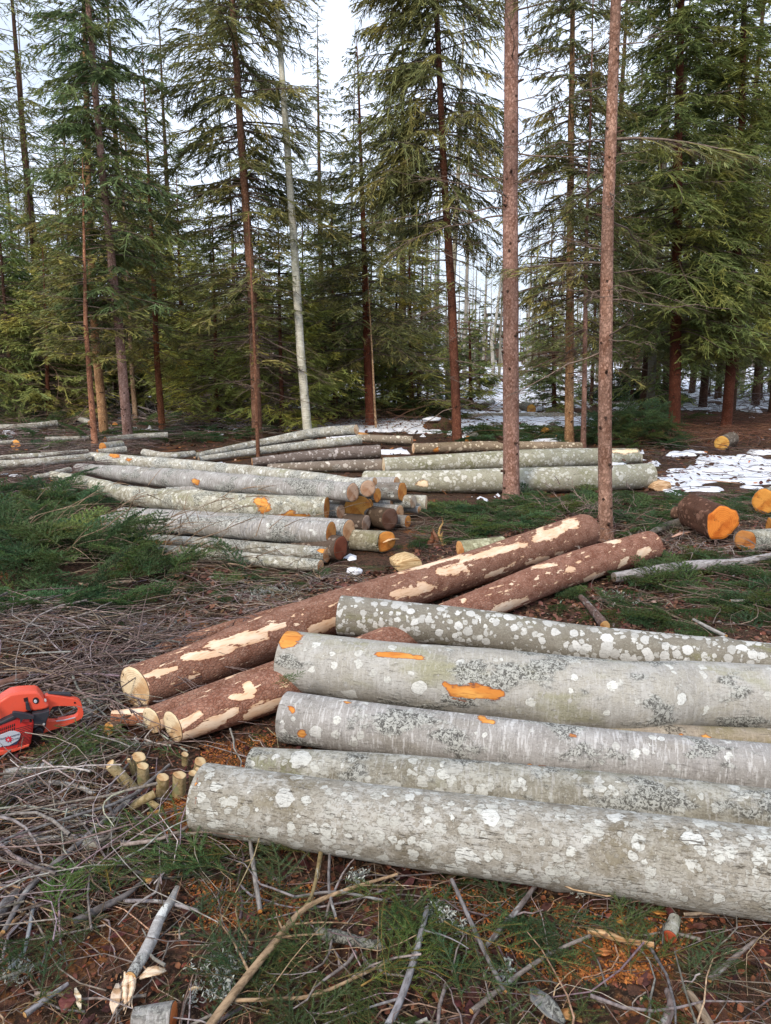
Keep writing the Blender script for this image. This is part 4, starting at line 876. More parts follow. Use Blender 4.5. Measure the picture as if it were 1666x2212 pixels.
def trunk_mesh(T, seed, sides=20, lump=.05, stubs=0, zst=(.3, 8), flare=.25, mat=None, tint=(1, 1, 1), parent=None):
    K = np.array(T); zz = np.linspace(K[0, 2], K[-1, 2], int(max(12, (K[-1, 2]-K[0, 2])/.12)))
    C = np.stack([np.interp(zz, K[:, 2], K[:, i]) for i in (0, 1)], -1); R = np.interp(zz, K[:, 2], K[:, 3])
    C = C+.012*np.stack([fbm(zz*.5, seed, 0, seed, 2)-.5, fbm(zz*.5, seed+4.4, 0, seed, 2)-.5], 1)*2*min(1, K[0, 3]/.05)
    R = R*(1+flare*np.exp(-(zz-zz[0])/.12))
    th = np.arange(sides)*2*np.pi/sides; S = zz[:, None]
    f = 1+lump*2*(fbm(S*3, np.cos(th)*1.3+seed, np.sin(th)*1.3, seed, 3)-.5)
    rr = np.random.default_rng(seed)
    V = np.stack([C[:, :1]+R[:, None]*f*np.cos(th), C[:, 1:]+R[:, None]*f*np.sin(th), np.broadcast_to(S, f.shape)], -1)
    idx = np.arange(len(zz)*sides).reshape(len(zz), sides); a = idx[:-1]; b = np.roll(a, -1, 1); c = idx[1:]; d = np.roll(c, -1, 1)
    mb = MB(); mb.add(V, np.stack([a, b, d, c], -1).reshape(-1, 4), 0)
    if stubs:
        z = []; cur = zst[0]
        while cur < zst[1] and len(z) < stubs:
            z += [cur+rr.normal(0, .03) for _ in range(rr.integers(2, 6))]; cur += rr.uniform(.12, .32)
        z = np.array(z[:stubs]); z = z[z < zz[-1]-.1]; a = rr.uniform(0, 2*np.pi, len(z)); l = rr.choice([.01, .015, .03, .06], len(z)); cx = np.stack([np.interp(z, zz, C[:, i]) for i in (0, 1)], -1); rz = np.interp(z, zz, R)
        o = np.stack([np.cos(a), np.sin(a), rr.uniform(-.1, .5, len(z))], 1); P0 = np.column_stack([cx, z])+o*np.column_stack([rz, rz, rz*0])*.93
        P = P0[:, None]+o[:, None]*(l[:, None]*np.array([0, .6, 1]))[..., None]
        kn = np.minimum(.013, rz*.2)[:, None]*np.array([1.25, .95, .75]); tubes(mb, P, kn, 6, 1, cap=True)
    o = mb.build('trunk', [mat or M_trunk, M_knot], parent, smooth=True); o.color = (*tint, 1); return o
t_ = NT('knot_wood'); n_ = t_.noise(80.0, t_.n('TexCoord').outputs['Object'], 3); c_ = t_.mix(t_.ramp(n_, .3, .7), (.035, .02, .015), (.10, .055, .035)); M_knot = t_.finish(c_, .9)

def tree_path(d, pts, Htot, hwb, rtop=.012):
    """trunk in the vertical plane y=d through picture points (bottom first)"""
    P = [on_y(px, py, d) for px, py in pts]; P[0][2] = float(gh(P[0][0], d))-.06
    P = np.array(P); r0 = hwb*depth(P[0])/F
    if P[-1, 2] < Htot:
        dv = (P[-1]-P[-2]) if len(P) > 1 else np.array([0, 0, 1.]); dv = dv/dv[2]*(Htot-P[-1, 2]); dv[0] *= .6; P = np.vstack([P, P[-1]+dv])
    z = P[:, 2]; r = r0*np.clip(1-(np.maximum(z, 0)/Htot)**1.15, 0, 1)+rtop*.6
    return np.column_stack([P, r])
BOUGH = []
def d_of(px, py): return on_z(px, py, 0)[1]
def zat(py, d): return on_y(W/2, py, d)[2]
def make_tree(name, label, base, pts, hwb, Htot, tint, crown=None, group='spruces at the edge of the clearing', stubs=40, dead=None, mat=None, col=(1, 1, 1), cat='tree', d=None, flare=.4, woodcol=(1, 1, 1), extra=None):
    d = d or d_of(*base); T = tree_path(d, [base]+pts, Htot, hwb); seed = hash_(label) % 9973
    loc = T[0, :3].copy(); root = thing(name, label, cat, tuple(loc), group)
    T = T-np.array([loc[0], loc[1], loc[2], 0])
    trunk_mesh(T, seed, stubs=stubs, parent=root, mat=mat, tint=tint, flare=flare, zst=(.25, 7))
    g, w = MB(), MB()
    for c in (crown or []):
        c = dict(c); z0, z1 = c.pop('z'); z0 = zat(z0, d) if z0 > 40 else z0; z1 = (zat(z1, d) if z1 > 40 else z1); c.setdefault('ztop', Htot)
        spruce_crown(T, z0, min(z1, Htot), c.pop('L'), seed+len(g.V), g, w, **c)
    for c in (dead or []):
        c = dict(c); z0, z1 = c.pop('z'); bare_branches(w, T, z0 if z0 < 30 else zat(z0, d), z1 if z1 < 30 else zat(z1, d), c.pop('n'), c.pop('L'), seed+77, **c)
    if extra: extra(T, g, w)
    while BOUGH:
        g_, w_ = BOUGH.pop()
        if not w_.n: continue
        bo = w_.build('bough', [M_twig], root, colour=True)
        if g_.n: g_.build('needle_spray', [M_needle], bo, colour=True)
    if g.n: o = g.build('crown', [M_needle], root, colour=True); o.color = (*col, 1)
    if w.n: o = w.build('branches', [M_twig], root, colour=True); o.color = (*woodcol, 1)
    return root
PINK = (.27, .165, .13); REDB = (.15, .062, .038); GOLD = (.38, .23, .12); DRED = (.12, .042, .024); GREYP = (.24, .18, .15)
GT = 'spruces at the edge of the clearing'
LO = dict(gap=.24, per=5, tw=22, subs=8)
make_tree('spruce_tree', 'young spruce on a thin reddish stem bristling with dead stubs, leftmost slim one', (205, 972), [(196, 850), (185, 700), (181, 400)], 6, 4.9, (.36, .18, .11),
    [dict(z=(755, 4.85), L=1.15, dead=.25, hang=.2, tip=.9, **LO)], stubs=90, dead=[dict(z=(.6, 2.2), n=26, L=(.1, .3), sub=0, r0=.009)], col=(1.15, 1.1, .95))
make_tree('spruce_tree', 'spruce with a smooth golden stem standing between two slimmer neighbours at the left', (228, 950), [(205, 730), (192, 400), (182, 0)], 9, 12, GOLD,
    [dict(z=(745, 11.8), L=1.3, dead=.4, gap=.3, tw=24, hang=.5)])
make_tree('spruce_tree', 'tall spruce leaning left with a pinkish knotty stem and blue-green crown', (278, 960), [(256, 700), (223, 380), (190, 0)], 9.5, 12.5, (.34, .22, .18),
    [dict(z=(700, 560), L=.9, dead=.8, gap=.3, tw=22), dict(z=(640, 12.3), L=1.55, dead=.15, gap=.2, per=5, tw=28, hang=.6)], col=(.75, 1.0, 1.05))
make_tree('spruce_tree', 'thin greyish spruce stem just right of the leaning pinkish one', (294, 912), [(284, 780), (276, 600)], 5, 8, (.3, .22, .15), [dict(z=(790, 7.8), L=1.1, dead=.5, gap=.3, tw=20)])
make_tree('spruce_tree', 'red-brown spruce stem standing alone before the tangle of bare branches', (351, 932), [(341, 800), (334, 640)], 6.5, 8, (.24, .095, .045), [dict(z=(770, 7.8), L=1.35, dead=.4, gap=.22, tw=24)], col=(1.2, 1.1, .8))
make_tree('spruce_tree', 'tall dark-topped spruce with wide sweeping branches left of the white birch', (557, 946), [(545, 640), (521, 300), (500, 0)], 10.5, 13.5, (.23, .13, .085),
    [dict(z=(800, 560), L=1.5, dead=.9, gap=.24, tw=22, hang=.15), dict(z=(640, 330), L=1.7, dead=.5, gap=.28, tw=28, hang=.4), dict(z=(420, 13), L=2.2, dead=.12, gap=.23, per=5, tw=36, hang=.55, droop=.25)],
    dead=[dict(z=(850, 450), n=46, L=(.5, 1.7), sub=8, r0=.008)])
make_tree('sapling', 'very thin brown bare stem rising in front of the tall dark-topped spruce', (559, 1003), [(552, 800), (545, 640), (538, 470)], 3.6, 3.7, (.2, .1, .06), None, 'thin bare stems', 24, [dict(z=(.4, 3.5), n=22, L=(.1, .5), sub=3, r0=.004)], flare=.1)
make_tree('spruce_tree', 'spruce with a thin leader showing against the sky left of centre and dark red foot', (800, 922), [(791, 700), (781, 350), (770, 90)], 9, 8.5, (.17, .055, .03),
    [dict(z=(760, 430), L=2.0, dead=.5, gap=.22, tw=28), dict(z=(500, 8.4), L=1.5, dead=.1, gap=.24, tw=26, hang=.5, prof=.9)])
make_tree('sapling', 'hair-thin pale stem right of the dark red spruce foot', (813, 928), [(806, 800), (795, 600)], 1.9, 3.5, (.45, .32, .2), None, 'thin bare stems', 0, flare=0)
def ext9(T, g, w): spruce_crown(T, zat(470, 15.2), 11.5, 2.0, 991, g, w, gap=.2, per=3, tw=34, az=(2.5, 3.9), dead=.1, hang=.8, droop=.6, ztop=13)
make_tree('spruce_tree', 'spruce with bare dark red trunk at the snow edge and heavy drooping boughs', (989, 956), [(977, 660), (957, 350), (943, 0)], 9.5, 13, REDB,
    [dict(z=(700, 500), L=1.0, dead=1.1, gap=.35, per=3, tw=16), dict(z=(480, 12.8), L=1.8, dead=.2, gap=.22, per=5, tw=30, hang=.8, droop=.5)], dead=[dict(z=(880, 450), n=46, L=(.4, 1.7), sub=8, r0=.007)], extra=ext9)
make_tree('spruce_tree', 'thick straight pinkish-brown trunk studded with dark knots in front of the long pale logs', (1103, 1086), [(1104, 700), (1103, 400), (1107, 0)], 16.5, 15, PINK,
    [dict(z=(6.4, 14.5), L=1.3, dead=.3, gap=.3)], 'two bare-stemmed spruces nearest the spruce logs', 120, [dict(z=(2.6, 6), n=26, L=(.5, 1.6), sub=9, r0=.006, droop=.15), dict(z=(1.2, 2.6), n=5, L=(.2, .6), sub=4, r0=.005)], woodcol=(1.1, 1.05, 1))
def ext12(T, g, w):
    for az_, z_, s in ((2.9, 4.9, 1), (.3, 4.3, 2), (6.1, 3.5, 3), (2.7, 3.9, 4), (3.3, 2.55, 5), (.1, 2.9, 6), (5.6, 5.0, 7), (1.2, 4.6, 8), (1.9, 3.2, 9)):
        g, w = MB(), MB(); BOUGH.append((g, w)); spruce_crown(T, z_-.08, z_+.08, 1.25, s*31, g, w, gap=.2, per=0, tw=34, az=(az_-.1, az_+.1), dead=.4, hang=.35, droop=.25, ztop=20, wtw=.0045, subs=14)
make_tree('spruce_tree', 'slimmer bare pink-barked trunk right of the thick one, with few thin boughs', (1310, 1166), [(1309, 800), (1313, 450), (1330, 0)], 13.5, 9.5, (.31, .19, .14),
    [dict(z=(6.2, 9.3), L=1.3, dead=.3, gap=.3)], 'two bare-stemmed spruces nearest the spruce logs', 120, [dict(z=(1.6, 5.8), n=34, L=(.3, 1.3), sub=9, r0=.006, droop=.2)], extra=ext12)
make_tree('spruce_tree', 'golden-brown spruce trunk with bark peeling, between the two bare pink trunks', (1230, 958), [(1230, 700), (1233, 300), (1238, 0)], 9, 12, GOLD,
    [dict(z=(760, 520), L=1.3, dead=1.0, gap=.26, tw=24), dict(z=(600, 300), L=1.7, dead=.55, gap=.2, tw=28, hang=.6), dict(z=(330, 11.5), L=1.3, dead=.3, gap=.24, tw=28, hang=.6)], dead=[dict(z=(800, 300), n=60, L=(.5, 1.6), sub=9, r0=.008)], woodcol=(1.0, .85, .8))
make_tree('spruce_tree', 'thin pinkish stem right beside the golden-brown spruce', (1261, 967), [(1264, 760), (1266, 600)], 5, 7.5, (.27, .16, .12), [dict(z=(740, 7.2), L=1.0, dead=.7, gap=.26, tw=22)])
make_tree('spruce_tree', 'spruce with stout dark red trunk and dense low crown, left of the leaning red one', (1457, 937), [(1461, 700), (1465, 350), (1472, 0)], 12, 14, DRED,
    [dict(z=(745, 560), L=2.0, dead=.35, gap=.2, tw=34), dict(z=(620, 13.5), L=2.1, dead=.05, gap=.2, per=6, tw=36, hang=.5)], col=(.9, 1.05, .9))
make_tree('spruce_tree', 'spruce with dark red trunk leaning right near the right frame edge', (1568, 932), [(1582, 760), (1598, 400), (1608, 0)], 10.5, 13, DRED,
    [dict(z=(735, 560), L=1.9, dead=.3, gap=.2, tw=34), dict(z=(600, 12.5), L=1.9, dead=.05, gap=.21, per=6, tw=34, hang=.45)], col=(1.0, 1.1, .8))
# young dense spruces behind the pile
for lb, b, H_, L_, zl, cc in (('bushy low-branched young spruce directly left of the tall dark-topped one', (470, 915), 5.2, 2.1, .35, (1.15, 1.2, .9)), ('bushy bright green young spruce between the tall spruce and the white birch', (610, 925), 5.0, 1.9, .4, (1.2, 1.25, .9)),
                          ('bushy spruce filling the space right of the white birch', (725, 905), 6.3, 2.1, .5, (1.0, 1.05, .85)), ('shaggy olive young spruce left of the bare dark red trunk', (890, 900), 5.4, 1.8, .6, (1.25, 1.15, .8)),
                          ('small dark young spruce standing in snow behind the golden-brown trunk', (1198, 890), 3.6, 1.15, .3, (.8, .95, .9)), ('low young spruce beyond brush at the far left', (105, 915), 4.2, 1.7, .3, (1.0, 1.05, .9)),
                          ('dark young spruce cut by the left frame edge', (-5, 900), 7.0, 2.0, .5, (.7, .95, .95)), ('young spruce in the shade just right of the bare dark red trunk', (1018, 885), 3.2, 1.1, .3, (.8, .95, .8)),
                          ('tall narrow young spruce behind the slim golden stem', (160, 900), 7.8, 1.5, .8, (1.0, 1.0, .85)), ('dim spruce in the gap left of the tangle of bare branches', (395, 895), 6.6, 1.8, .9, (.9, .95, .8)),
                          ('half-dead shaggy spruce behind the leaning pinkish stem', (300, 885), 8.2, 1.7, 1.6, (1.05, 1.0, .8))):
    make_tree('young_spruce', lb, b, [(b[0]-4, b[1]-200)], 5, H_, (.15, .06, .035), [dict(z=(zl, H_-.1), L=L_, dead=.25, gap=.17, per=7, tw=30, hang=.25, tip=.9, droop=.4)], 'young bushy spruces', 10, [dict(z=(.2, 1.8), n=34, L=(.5, 1.6), sub=8, r0=.006, col=(.26, .17, .12))], col=tuple(1.7*q for q in cc))

# birches and bare broadleaved trees
def birch(name, label, base, pts, hwb, Ht, tint=(1, 1, 1), group='pale birches and aspens', z0=3.5, n=30, L=(.5, 1.6), mat=None, d=None, up=.9, sub=7):
    return make_tree(name, label, base, pts, hwb, Ht, tint, None, group, 0, [dict(z=(z0, Ht-.1), n=n, L=L, up=up, sub=sub, r0=.005, droop=.25, col=(.2, .16, .14))], mat or M_birch_trunk, d=d, flare=.15)
birch('birch_tree', 'white birch with slightly leaning trunk just right of the tall dark-topped spruce', (666, 948), [(650, 760), (636, 520), (612, 200), (597, 0)], 9, 14, (1.15, 1.15, 1.05), z0=5.5)
birch('birch_tree', 'pale birch close behind the bare dark red trunk, its twin', (968, 880), [(972, 700), (985, 500), (1000, 100), (1003, 0)], 7, 14, (.85, .78, .65), z0=5)
birch('aspen_tree', 'dark grey aspen trunk left of the stout dark red one', (1405, 892), [(1410, 760), (1420, 600)], 8.5, 13, (.4, .38, .32), z0=5)
birch('birch_tree', 'white birch with curved lower trunk between the two dark red trunks', (1518, 868), [(1532, 810), (1537, 760), (1545, 700), (1560, 560)], 5.5, 12)
birch('birch_tree', 'white birch leaning right directly behind the leaning dark red trunk', (1588, 862), [(1600, 760), (1606, 690)], 6, 13, (.95, .93, .9))
birch('birch_tree', 'thinner cream birch touching the leaning white one', (1601, 850), [(1612, 760), (1618, 690)], 4.5, 12, (.9, .82, .65))
birch('birch_tree', 'thick pale birch close to the right frame edge', (1642, 858), [(1644, 740), (1646, 600)], 5, 13, (.8, .82, .85))
birch('birch_tree', 'crooked white birch far off left of the thick pink trunk', (1057, 858), [(1066, 800), (1062, 740), (1072, 690)], 4, 9, z0=3)
birch('pine_tree', 'far pine trunk glowing orange left of the dark grey aspen', (1382, 852), [(1378, 800), (1377, 720)], 6, 14, (.95, .45, .3), z0=6)  # orange light falling on this trunk is put into its tint
birch('birch_tree', 'pale trunk pair member left of the orange pine', (1352, 848), [(1350, 790), (1352, 700)], 5, 13, (.8, .8, .78))
birch('birch_tree', 'thin birch showing between white birch and centre spruce leader', (905, 872), [(918, 700), (925, 500), (922, 380)], 4, 12, (.9, .88, .85), z0=4)
birch('birch_tree', 'thin birch just left of the pale twin birch', (948, 868), [(944, 720), (948, 540)], 3.5, 12, (.9, .9, .9), z0=5)
birch('birch_tree', 'thin leaning birch with tilted foot among young spruces left of the red trunk', (950, 860), [(915, 780), (890, 700)], 3.2, 8, (.75, .72, .6), z0=3)
birch('birch_tree', 'slim grey birch whose bare top shows against sky left of the centre', (742, 850), [(758, 500), (766, 200)], 3.5, 15, (.5, .48, .45), z0=6, n=45)
birch('birch_tree', 'slim bare tree with fine twigs in the top left corner of sky', (60, 860), [(58, 500), (48, 200)], 4, 15, (.5, .45, .4), z0=6, n=50)

# wood beyond: copies of a few prototypes
def copy_tree(root, loc, rz, s, label, group):
    r = root.copy(); COL.objects.link(r); r.location = loc; r.rotation_euler = (0, 0, rz); r.scale = (s, s, s); r['label'] = label; r['group'] = group
    for ch in root.children:
        c = ch.copy(); COL.objects.link(c); c.parent = r
    return r
def proto(kind, seed, H_, L_, zl, dens, dead, tint, col, px):
    d = 30; T = np.array([[0, 0, -.1, H_*.0095], [.1, .05, H_*.5, H_*.006], [.12, 0, H_, .006]])
    root = thing(kind, 'x', 'tree'); trunk_mesh(T, seed, 10, stubs=0, parent=root, mat=M_trunk if kind != 'birch_tree' else M_birch_trunk, tint=tint)
    g, w = MB(), MB()
    if kind == 'birch_tree': bare_branches(w, T, zl, H_-.1, 46, (.6, 2.0), seed, (.2, .16, .14), .9, .006, 8)
    else:
        spruce_crown(T, zl, H_-.1, L_, seed, g, w, gap=.36, per=4, tw=int(17*dens), dead=dead, hang=.45, wtw=.014, subs=7)
        bare_branches(w, T, .6, H_*.6, 60, (.4, 1.5), seed, (.2, .14, .11), sub=6)
    if g.n: o = g.build('crown', [M_needle], root, colour=True); o.color = (*(1.25*q for q in col), 1)
    if w.n: w.build('branches', [M_twig], root, colour=True)
    return root
DK = (.09, .05, .035)
PR = {'a': proto('spruce_tree', 101, 14, 2.5, 1.3, 1.3, .15, DK, (.85, .95, .9), 0), 'b': proto('spruce_tree', 102, 16, 2.3, 2.2, 1.3, .2, (.10, .06, .04), (.95, 1.0, .9), 0),
      'c': proto('spruce_tree', 103, 11, 2.1, .5, 1.3, .15, DK, (.8, .95, .85), 0), 'y': proto('young_spruce', 104, 5, 1.6, .15, 1.3, .1, DK, (.95, 1.1, .9), 0),
      'p': proto('birch_tree', 105, 15, 0, 5, 1, 0, (.55, .52, .48), (1, 1, 1), 0), 'q': proto('birch_tree', 106, 12, 0, 4, 1, 0, (.45, .42, .37), (1, 1, 1), 0)}
used = set()
WHERE = {}
BK = [  # px, distance, kind, scale
    (-40, 21, 'a', 1), (20, 24, 'b', .9), (75, 27, 'b', 1), (118, 23, 'a', .95), (150, 29, 'c', 1), (185, 25, 'b', .9), (240, 27, 'a', .9), (268, 33, 'c', 1.1), (325, 24, 'b', .95), (372, 29, 'a', .9), (415, 26, 'c', .9),
    (450, 34, 'b', .8), (480, 28, 'a', .85), (520, 24, 'b', .95), (575, 30, 'b', .85), (640, 26, 'c', .9), (680, 32, 'a', .7), (712, 24, 'c', .7), (770, 29, 'a', .62), (825, 24, 'c', .75), (860, 27, 'c', .85), (842, 34, 'a', .75), (900, 25, 'y', 1.3), (935, 30, 'c', .55),
    (1030, 34, 'y', 1.0), (1155, 36, 'y', 1.1), (1185, 30, 'c', .62), (1265, 27, 'a', .9), (1300, 23, 'b', .95), (1335, 29, 'a', 1.0), (1375, 24, 'a', 1.05), (1420, 28, 'b', 1.0), (1440, 22, 'c', 1.15), (1500, 25, 'a', 1.1), (1530, 31, 'b', 1.0),
    (1560, 23, 'b', 1.0), (1610, 26, 'a', 1.1), (1650, 22, 'b', 1.05), (1690, 27, 'a', 1.1), (1640, 34, 'b', 1.1), (1475, 35, 'b', 1.1), (1400, 37, 'a', 1.1), (5, 33, 'b', 1.1), (90, 37, 'a', 1.1), (210, 36, 'b', 1.0), (350, 38, 'b', 1.0), (35, 24, 'B', 1.0), (128, 26, 'B', 1.0), (300, 27, 'B', .95), (395, 30, 'B', .9), (705, 30, 'B', .85), (870, 28, 'B', .9), (-20, 19, 'y', 1.2), (50, 20, 'y', 1.3), (130, 23, 'c', .8), (175, 21, 'y', 1.1), (265, 22, 'y', 1.3), (310, 25, 'c', .8), (355, 23, 'y', 1.4), (440, 24, 'c', .8), (520, 21, 'y', 1.2), (585, 24, 'c', .75), (660, 22, 'y', 1.3), (700, 27, 'c', .8), (760, 22, 'y', 1.3), (800, 26, 'y', 1.5), (850, 22, 'y', 1.2), (920, 27, 'y', 1.2), (1350, 27, 'y', 1.2), (1620, 30, 'y', 1.5), (1510, 33, 'c', .9), (1740, 20, 'a', 1), (-90, 26, 'b', 1)]
def near_words(px):
    marks = [(0, 'the left frame edge'), (205, 'the slim stubby stem'), (351, 'the lone red-brown stem'), (520, 'the tall dark-topped spruce'), (650, 'the white birch'), (780, 'the spruce with the thin leader'), (960, 'the bare dark red trunk'), (1103, 'the thick pinkish trunk'),
             (1235, 'the golden-brown trunk'), (1320, 'the slimmer pink trunk'), (1462, 'the stout dark red trunk'), (1590, 'the leaning dark red trunk'), (1666, 'the right frame edge')]
    m = min(marks, key=lambda q: abs(q[0]-px)); return m[1], ('left of' if px < m[0] else 'right of')
def dist_of(d): return ' close behind' if d < 25 else ' behind' if d < 30 else ' deep in' if d < 35 else ' far back'
cnt = {}
order = sorted(range(len(BK)), key=lambda i: min(abs(q-BK[i][0]) for q in (0, 205, 351, 520, 650, 780, 960, 1103, 1235, 1320, 1462, 1590, 1666)))
for i in order:
    px, d, k, s = BK[i]; s *= (.62 if k != 'y' else 1.0) if px < 470 else (.55 if k != 'y' else .9) if px < 1290 else (.9 if k != 'y' else 1)
    m, side_ = near_words(px)
    if k == 'B': k, s = 'b', BK[i][3]; m = m; kk = 'airy tall spruce'
    else: kk = None
    dist = '' if k == 'y' else dist_of(d)
    size = kk or {'a': 'broad spruce', 'b': 'tall slender spruce', 'c': 'medium spruce', 'y': 'small young spruce'}[k]
    key = (size, side_, m); cnt[key] = cnt.get(key, 0)+1; ORD = ('nearest', 'second', 'third', 'fourth', 'fifth', 'sixth', 'seventh')
    lb = f'{size}{dist}, {ORD[min(cnt[key]-1, 6)]} {side_} {m}'
    x = (px-W/2)/F*d*1.02; z = float(gh(x, d)); src = PR[k]
    if k not in used:
        used.add(k); src.location = (x, d, z); src.scale = (s, s, s); src['label'] = lb; src['group'] = 'spruces in the wood behind'
    else: copy_tree(src, (x, d, z), float(rng.uniform(0, 6.28)), s, lb, 'spruces in the wood behind')
FARB = [(865, 40, 'p'), (890, 55, 'q'), (1000, 48, 'p'), (1022, 60, 'q'), (1040, 70, 'p'), (1075, 55, 'q'), (1132, 58, 'p'), (1150, 45, 'q'), (1172, 64, 'p'), (1205, 50, 'p'), (1218, 70, 'q'), (1250, 60, 'p'), (1283, 48, 'q'), (1340, 44, 'p'), (1365, 60, 'q'), (1430, 42, 'p'), (1490, 38, 'q'), (1510, 50, 'p'), (1556, 44, 'q'), (1625, 36, 'p'), (1660, 42, 'q'), (1575, 60, 'p'), (1015, 90, 'p'), (1095, 85, 'q'), (1140, 95, 'p'), (960, 75, 'q'), (935, 62, 'p')]
for px, d, k in FARB:
    x = (px-W/2)/F*d; z = float(gh(x, d)); src = PR[k]; m, side_ = near_words(px); key = ('far', side_, m); cnt[key] = cnt.get(key, 0)+1; lb = f'pale thin birch far beyond the snow, {ORD[min(cnt[key]-1, 6)]} {side_} {m}'
    if k not in used: used.add(k); src.location = (x, d, z); src['label'] = lb; src['group'] = 'distant pale birches beyond the snow'
    else: copy_tree(src, (x, d, z), float(rng.uniform(0, 6.28)), float(rng.uniform(.8, 1.1)), lb, 'distant pale birches beyond the snow')
# the wood on the horizon: one mass
g, w = MB(), MB(); r_ = np.random.default_rng(77)
n = 1500; dd = r_.uniform(110, 240, n); xx = r_.uniform(-.75, .75, n)*dd; hz = r_.uniform(7, 15, n)*np.where(xx/dd < -.05, 1.3, 1); zz = gh(xx, dd)
t = np.linspace(0, 1, 4); P = np.stack([xx[:, None]+r_.normal(0, .3, (n, 4)), np.broadcast_to(dd[:, None], (n, 4)), zz[:, None]-.5+hz[:, None]*t], -1)
tubes(w, P, (r_.uniform(.10, .2, n))[:, None]*(1.1-t), 4, 0, np.where(r_.uniform(0, 1, (n, 1)) < .55, np.array([[.42, .38, .33]]), np.array([[.16, .10, .07]])))
for tier in range(9):
    m = r_.uniform(0, 1, n) < .45; q = m.sum(); f_ = tier/9; rad = hz[m]*.13*(1-f_)+.3
    for _ in range(3):
        a = r_.uniform(0, 6.28, q); dv = np.stack([np.cos(a), np.sin(a), -.25+0*a], 1)
        C0 = np.stack([xx[m], dd[m], zz[m]+hz[m]*(.15+.85*f_)], 1); PP = np.stack([C0, C0+dv*(rad*.55)[:, None], C0+dv*rad[:, None]], 1)
        ribbons(g, PP, np.array([[.05, .45, .1]])*rad[:, None], unit(np.cross(dv, [0, 0, 1.])+r_.normal(0, .3, (q, 3))), 0, np.array([.07, .085, .045])*r_.uniform(.7, 1.3, (q, 1)))
dw = w.build('distant_woods', [M_twig, M_needle], colour=True); dw['kind'] = 'stuff'
gm = g.build('distant_conifers', [M_needle], colour=True); gm['kind'] = 'stuff'

# ------------------------------------------------------------------ brush, twigs, sprigs, leaves
def inpoly(X, Y, poly):
    c = np.zeros(X.shape, bool); j = len(poly)-1
    for i in range(len(poly)):
        xi, yi = poly[i]; xj, yj = poly[j]; k = ((yi > Y) != (yj > Y)) & (X < (xj-xi)*(Y-yi)/(yj-yi+1e-9)+xi); c ^= k; j = i
    return c
def surf(X, Y): return np.maximum(gz(X, Y), np.where(Y > 6, snow_h(X, Y)+.004, -9))
def keepout2(P, r):
    X, Y = project(np.column_stack([P, np.zeros(len(P))])); k = np.ones(len(P), bool)
    for q in ([(215, 1620), (480, 1610), (470, 1790), (290, 1800)], [(-200, 1520), (200, 1500), (190, 1600), (0, 1700), (-200, 1760)]): k &= ~(inpoly(X, Y, q) & (r.uniform(0, 1, len(P)) < .93))
    return P[k]
def scatter(n, poly, r, jitter=0.0, ymax=60):
    """n points spread evenly over the ground inside a region outlined on it"""
    C = np.array([on_z(*p)[:2] for p in poly]); lo, hi = C.min(0), C.max(0); out = []
    while sum(len(o) for o in out) < n:
        P = r.uniform(lo, hi, (n*3, 2)); P = P[inpoly(P[:, 0], P[:, 1], [tuple(c) for c in C])]; out.append(P)
    return np.concatenate(out)[:n]
def twig_field(mb, P, r, L, rad, col, lift=.04, curl=.3, arch=.1, k=7, sides=4, ang=None, tilt=.12):
    P = keepout2(P, r)
    n = len(P); a = r.uniform(0, 2*np.pi, n) if ang is None else r.normal(ang[0], ang[1], n); l = r.uniform(L[0], L[1], n)*r.uniform(.5, 1, n); t = np.linspace(-.5, .5, k)
    cv = r.normal(0, curl, n); tl = r.normal(0, tilt, n); s2 = r.normal(0, curl*.5, n)
    d = np.stack([np.cos(a), np.sin(a)], 1); s = np.stack([-np.sin(a), np.cos(a)], 1)
    X = P[:, None]+d[:, None]*(l[:, None]*t)[..., None]+s[:, None]*((cv*l)[:, None]*(t**2*2)+(s2*l)[:, None]*np.sin(t*7)*.25)[..., None]
    z0 = surf(X[..., 0], X[..., 1])+.45*hh(X[..., 0], X[..., 1])
    Z = z0.mean(1)[:, None]*.6+z0*.4+r.uniform(.003, lift, n)[:, None]+(tl*l)[:, None]*t+(r.uniform(0, arch, n)*l)[:, None]*(.25-t**2)*2
    Z = np.maximum(Z, z0+.001); X3 = np.concatenate([X, Z[..., None]], -1); X3[:, 1:-1] += r.normal(0, .004, X3[:, 1:-1].shape)
    rr = r.uniform(rad[0], rad[1], n)[:, None]*(1-.65*(t+.5))[None]
    c = np.array(col)*r.uniform(.5, 1.5, (n, 1))*(1+r.normal(0, .06, (n, 3)))
    tubes(mb, X3, rr, sides, 0, np.clip(c, .01, 1))
    return X3
TW = (.17, .118, .09); TWG = (.25, .21, .19); TWB = (.16, .09, .055); TWT = (.30, .2, .12)
r_ = np.random.default_rng(5)
NEAR = [(-400, 1600), (560, 1600), (900, 1900), (2300, 2050), (2300, 2450), (-500, 2450)]
LEFT = [(-80, 1370), (420, 1370), (260, 1500), (430, 1640), (430, 1830), (300, 1950), (-200, 2100)]
mb = MB()
twig_field(mb, scatter(620, NEAR, r_), r_, (.08, .5), (.0009, .0026), TW, .03)
twig_field(mb, scatter(300, NEAR, r_), r_, (.1, .7), (.0012, .0032), TWG, .05)
twig_field(mb, scatter(300, NEAR, r_), r_, (.08, .4), (.0009, .0022), TWT, .05)
twig_field(mb, scatter(560, LEFT, r_), r_, (.1, .8), (.001, .0036), TW, .07, .4)
twig_field(mb, scatter(130, LEFT, r_), r_, (.25, 1.1), (.003, .0075), (.21, .185, .18), .09, .3, sides=6)
twig_field(mb, scatter(90, LEFT, r_), r_, (.15, .9), (.002, .005), (.36, .33, .31), .10, .35, sides=5)
